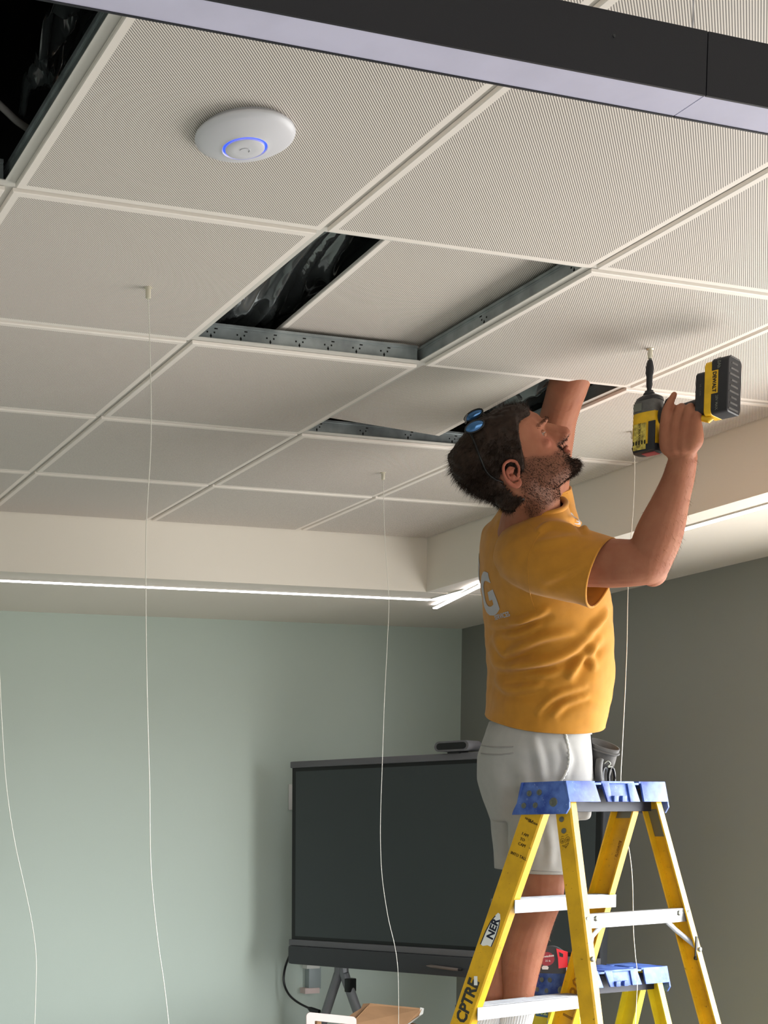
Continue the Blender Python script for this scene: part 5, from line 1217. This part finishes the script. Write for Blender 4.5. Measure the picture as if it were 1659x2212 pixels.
mb = MB(); mb.prism([at(1262, 1588, y=.875), at(1278, 1590, y=.86), at(1282, 1640, y=.86), at(1282, 1692, y=.87), at(1264, 1690, y=.88)], Vector((.01, .015, 0))); mb.build('back_flap', M_pin, po)
mb = MB(); mb.prism([at(1256, 1560, y=.875), at(1276, 1556, y=.86), at(1276, 1590, y=.86), at(1260, 1590, y=.87)], Vector((.012, .018, 0))); mb.build('belt_strap', M_pin, po)
tg = MB(); tg.prism([at(1266, 1574, y=.852), at(1269, 1570, y=.852), at(1278, 1570, y=.85), at(1279, 1586, y=.85), at(1265, 1587, y=.852)], Vector((.002, .003, 0))); tag_ = tg.build('tag', M_sock, po)
for dx in (1269.5, 1275.3):
    mb = MB(); mb.tube([at(dx + 1.6 * math.cos(t), 1579 + 3.0 * math.sin(t) , y=.848) for t in [k / 10 * 2 * math.pi for k in range(11)]], .0007, seg=5); mb.tube([at(dx, 1579, y=.848), at(dx + 1.5, 1576, y=.848)], .0006, seg=5); mb.build('tag_mark', M_ink, tag_)
mb = MB(); pts = [at(1321 + 6.5 * math.cos(t), 1680 + (22 if math.sin(t) > 0 else 22) * math.sin(t), y=.84) for t in [k / 24 * 2 * math.pi for k in range(25)]]; mb.tube(pts, .0040, seg=10); mb.build('black_loop', M_gf, po, smooth=True)
mb = MB(); pts = [at(1308 + 5 * math.cos(t), 1676 + 18 * math.sin(t), y=.845) for t in [k / 20 * 2 * math.pi for k in range(21)]]; mb.tube(pts, .0022, seg=8); mb.build('carabiner', M_alu, po, smooth=True)
mb = MB(); mb.tube(spline([at(1304, 1650, y=.835), at(1312, 1644, y=.832), at(1318, 1650, y=.832), at(1312, 1656, y=.834), at(1322, 1656, y=.834)], 5), .0024, seg=8); mb.build('wire_clip', M_riv, po, smooth=True)
mb = MB(); mb.tube(spline([at(1296, 1640, y=.84), at(1293, 1665, y=.835), at(1297, 1700, y=.84)], 5), [.010] * 11, seg=10); mb.build('side_pocket', M_lea, po, smooth=True)

# ---- impact driver
dr = empty('impact_driver', DO + Vector((0, 0, zd(975))), 'yellow and black cordless driver held up to the ceiling panel', 'power tool')
M_dy = mat('tool_yellow', srgb(226, 178, 30), 0.42, var=.2, vscale=40); M_db = mat('tool_black', srgb(34, 34, 38), 0.5, bump=.0003, bscale=300); M_dg = mat('tool_grey', srgb(96, 94, 92), 0.5, var=.3, vscale=60)
M_dlab = mat('tool_label', srgb(206, 186, 84), 0.5, var=.35, vscale=110, col2=srgb(120, 104, 50)); M_dpk = mat('tool_red_dirt', srgb(170, 70, 70), 0.5)
def D(a, h, n): return DO + DA * a + DH * h + DN * n
def dring(a, h0, h1, n0, n1, e=3.2, k=28):
    out = []
    for q in range(k):
        t = 2 * math.pi * q / k; c, s_ = math.cos(t), math.sin(t)
        out.append(D(a, (h0 + h1) / 2 + (h1 - h0) / 2 * math.copysign(abs(c) ** (2 / e), c), (n0 + n1) / 2 + (n1 - n0) / 2 * math.copysign(abs(s_) ** (2 / e), s_)))
    return out
zb_, z1_, z2_, z3_ = zd(976), zd(938), zd(893), zd(862)
mb = MB(); mb.ring_loft([dring(*q) for q in [(zb_, -.026, .026, -.026, .026), (zb_ + .006, -.030, .031, -.029, .029), (z1_, -.031, .033, -.030, .030), (z2_ - .002, -.030, .032, -.030, .030)]]); mb.build('motor_housing', M_dy, dr, smooth=.6)
mb = MB(); mb.ring_loft([dring(*q) for q in [(zb_ - .006, -.022, .024, -.022, .022), (zb_ - .004, -.028, .030, -.0275, .0275), (zb_ + .010, -.0318, .0325, -.0305, .0305), (zb_ + .012, -.0305, .031, -.029, .029)]]); mb.build('rear_cap', M_db, dr, smooth=.6)
mb = MB(); mb.box(D(zb_ - .0065, .008, 0), (.03, .03, .002), rot=Matrix((DH, DN, DA)).transposed()); mb.build('rear_badge', M_dpk, dr)
mb = MB(); mb.ring_loft([dring(*q, e=2.8) for q in [(z2_ - .003, -.031, .033, -.031, .031), (z2_ + .012, -.0305, .032, -.0305, .0305), (z2_ + .026, -.029, .030, -.029, .029)]]); mb.build('gear_case', M_dg, dr, smooth=.6)
mb = MB(); mb.ring_loft([dring(*q, e=2.4) for q in [(z2_ + .025, -.030, .032, -.030, .030), (z3_ + .001, -.026, .030, -.026, .026), (z3_ + .008, -.014, .018, -.015, .015)]]); mb.build('nose', M_db, dr, smooth=.6)
mb = MB(); mb.lathe(D(zd(860), 0, 0), DA, [(.0105, 0), (.0125, .003), (.0125, .011), (.0095, .014), (.0095, .0165), (.006, .0175)], seg=24); mb.build('chuck', M_db, dr, smooth=.6)
zt_ = zd(842); mb = MB(); mb.lathe(D(zt_ - .002, 0, 0), DA, [(.0052, 0), (.0052, .006), (.0068, .010), (.0070, .034), (.0088, .040), (.0088, .055), (.0065, .066), (.0045, .070)], seg=20); mb.build('bit_holder', M_db, dr, smooth=.6)
mb = MB(); mb.cyl(D(zt_ + .066, 0, 0), D(ZP - .0225, 0, 0), .0034, seg=10); mb.build('bit', M_riv, dr, smooth=.7)
mb = MB(); mb.box(D((z1_ + zb_) / 2 + .010, -.006, .0303), (.030, .002, .060), rot=Matrix((DH, DN, DA)).transposed(), bev=.0006); mb.build('side_label', M_dlab, dr)
for k in range(5):
    mb = MB(); mb.box(D(zb_ + .016, -.020 + k * .0068, .0303), (.0028, .003, .009), rot=Matrix((DH, DN, DA)).transposed()); mb.build('vent', M_hole, dr)
mb = MB(); mb.box(D((z1_ + zb_) / 2 + .008, .0225, .0300), (.016, .004, .066), rot=Matrix((DH, DN, DA)).transposed(), bev=.001); mb.build('side_grip', M_db, dr, smooth=.6)
mb = MB(); mb.box(D(z2_ + .010, -.012, .0312), (.020, .002, .018), rot=Matrix((DH, DN, DA)).transposed(), bev=.0006); mb.build('speed_label', M_riv, dr)
zh = zd(905)
def hring_(h, a0, a1, n_, e=2.4): return [D((a0 + a1) / 2 + (a1 - a0) / 2 * math.copysign(abs(math.sin(2 * math.pi * q / 24)) ** (2 / e), math.sin(2 * math.pi * q / 24)), h, n_ * math.copysign(abs(math.cos(2 * math.pi * q / 24)) ** (2 / e), math.cos(2 * math.pi * q / 24))) for q in range(24)]
mb = MB(); mb.ring_loft([hring_(.015, zh - .028, zh + .022, .020), hring_(.045, zh - .020, zh + .016, .0165), hring_(.09, zh - .018, zh + .017, .0165), hring_(.118, zh - .024, zh + .020, .019), hring_(.128, zh - .032, zh + .030, .024)]); mb.build('handle', M_db, dr, smooth=.8)
mb = MB(); mb.tube([D(zh + .008, .040, 0), D(zh + .030, .048, 0), D(zh + .036, .056, 0)], [.009, .009, .006], seg=12); mb.build('trigger', M_gf, dr, smooth=.8)
za0, za1 = zd(940) + .002, zd(822) + .004; zm = (za0 + za1) / 2
def bring(h, a0, a1, n_, r=.012):
    pts = []
    for sa, sn, t0 in ((1, 1, 0), (1, -1, 90), (-1, -1, 180), (-1, 1, 270)):
        pass
    out = []
    for cx_, cy_, a_0 in ((a1 - r, n_ - r, 0), (a1 - r, -(n_ - r), 270), (a0 + r, -(n_ - r), 180), (a0 + r, n_ - r, 90)):
        for q in range(5):
            t = R(a_0 + (90 - 22.5 * q)) ; out.append(D(cx_ + r * math.cos(t) * (1 if True else 1) * (1 if a_0 in (0, 270) else 1), h, cy_ + r * math.sin(t)))
    return out
def blk(h0, h1, a0, a1, n_, r=.012):
    def rg(h, i=0):
        out = []
        for (ca, cn, s0) in ((a1 - r, n_ - r, 0), (a0 + r, n_ - r, 90), (a0 + r, -(n_ - r), 180), (a1 - r, -(n_ - r), 270)):
            for q in range(5):
                t = R(s0 + 22.5 * q); out.append(D(ca + (r - i) * math.cos(t), h, cn + (r - i) * math.sin(t)))
        return out
    return [rg(h0, .002), rg(h0 + .002), rg(h1 - .002), rg(h1, .002)]
mb = MB(); mb.ring_loft(blk(.122, .147, za0 + .012, za1 - .022, .034)); mb.build('foot', M_db, dr, smooth=.6)
mb = MB(); mb.ring_loft(blk(.143, .160, za0 + .004, za1 - .004, .037)); mb.build('battery_shell', M_dy, dr, smooth=.6)
mb = MB(); mb.ring_loft(blk(.158, .196, za0 + .004, za1, .037)); bat = mb.build('battery', M_db, dr, smooth=.6)
for k in range(10):
    mb = MB(); mb.box(D(za0 + .012 + k * .0125, .1965, .004), (.001, .050 - .010 * (k % 3), .0035), rot=Matrix((DH, DN, DA)).transposed()); mb.build('rib', M_dg, bat)
mb = MB(); mb.box(D(zm + .010, .166, .0374), (.016, .001, .050), rot=Matrix((DH, DN, DA)).transposed()); mb.build('battery_label', M_dy, bat)
def dtext(body_, size, a, h, n, rotk, m, **k):
    # reads along the -a direction on the near side
    x_, y_ = (-DA, DH) if rotk else (DH, DA)
    z_ = x_.cross(y_)
    if z_.dot(DN) < 0: y_ = -y_; z_ = -z_
    p = D(a, h, n); return text(body_, size, Matrix(((x_.x, y_.x, z_.x, p.x), (x_.y, y_.y, z_.y, p.y), (x_.z, y_.z, z_.z, p.z), (0, 0, 0, 1))), m, dr, **k)
dtext('DEWALT', .0110, zm + .010, .166, .0382, True, M_gf, bold=.0004)
dtext('5.0Ah', .010, zm + .050, .175, .0375, True, M_riv, bold=.0002); dtext('20V MAX', .0080, zm - .036, .172, .0375, True, M_riv, bold=.0001)
dtext('XR LI-ION', .006, zm + .0, .134, .0348, True, M_dg)
dtext('20V MAX', .0075, (z1_ + zb_) / 2 + .026, -.006, .0316, True, M_ink); dtext('DEWALT', .0065, (z1_ + zb_) / 2 + .0, -.006, .0316, True, M_ink)
mb = MB(); mb.tube([D(za0 + .006, .130, .016), D(za0 - .002, .150, .018), D(za0 + .002, .156, .018)], [.007, .008, .006], seg=10); mb.build('battery_latch', M_dy, dr, smooth=.7)
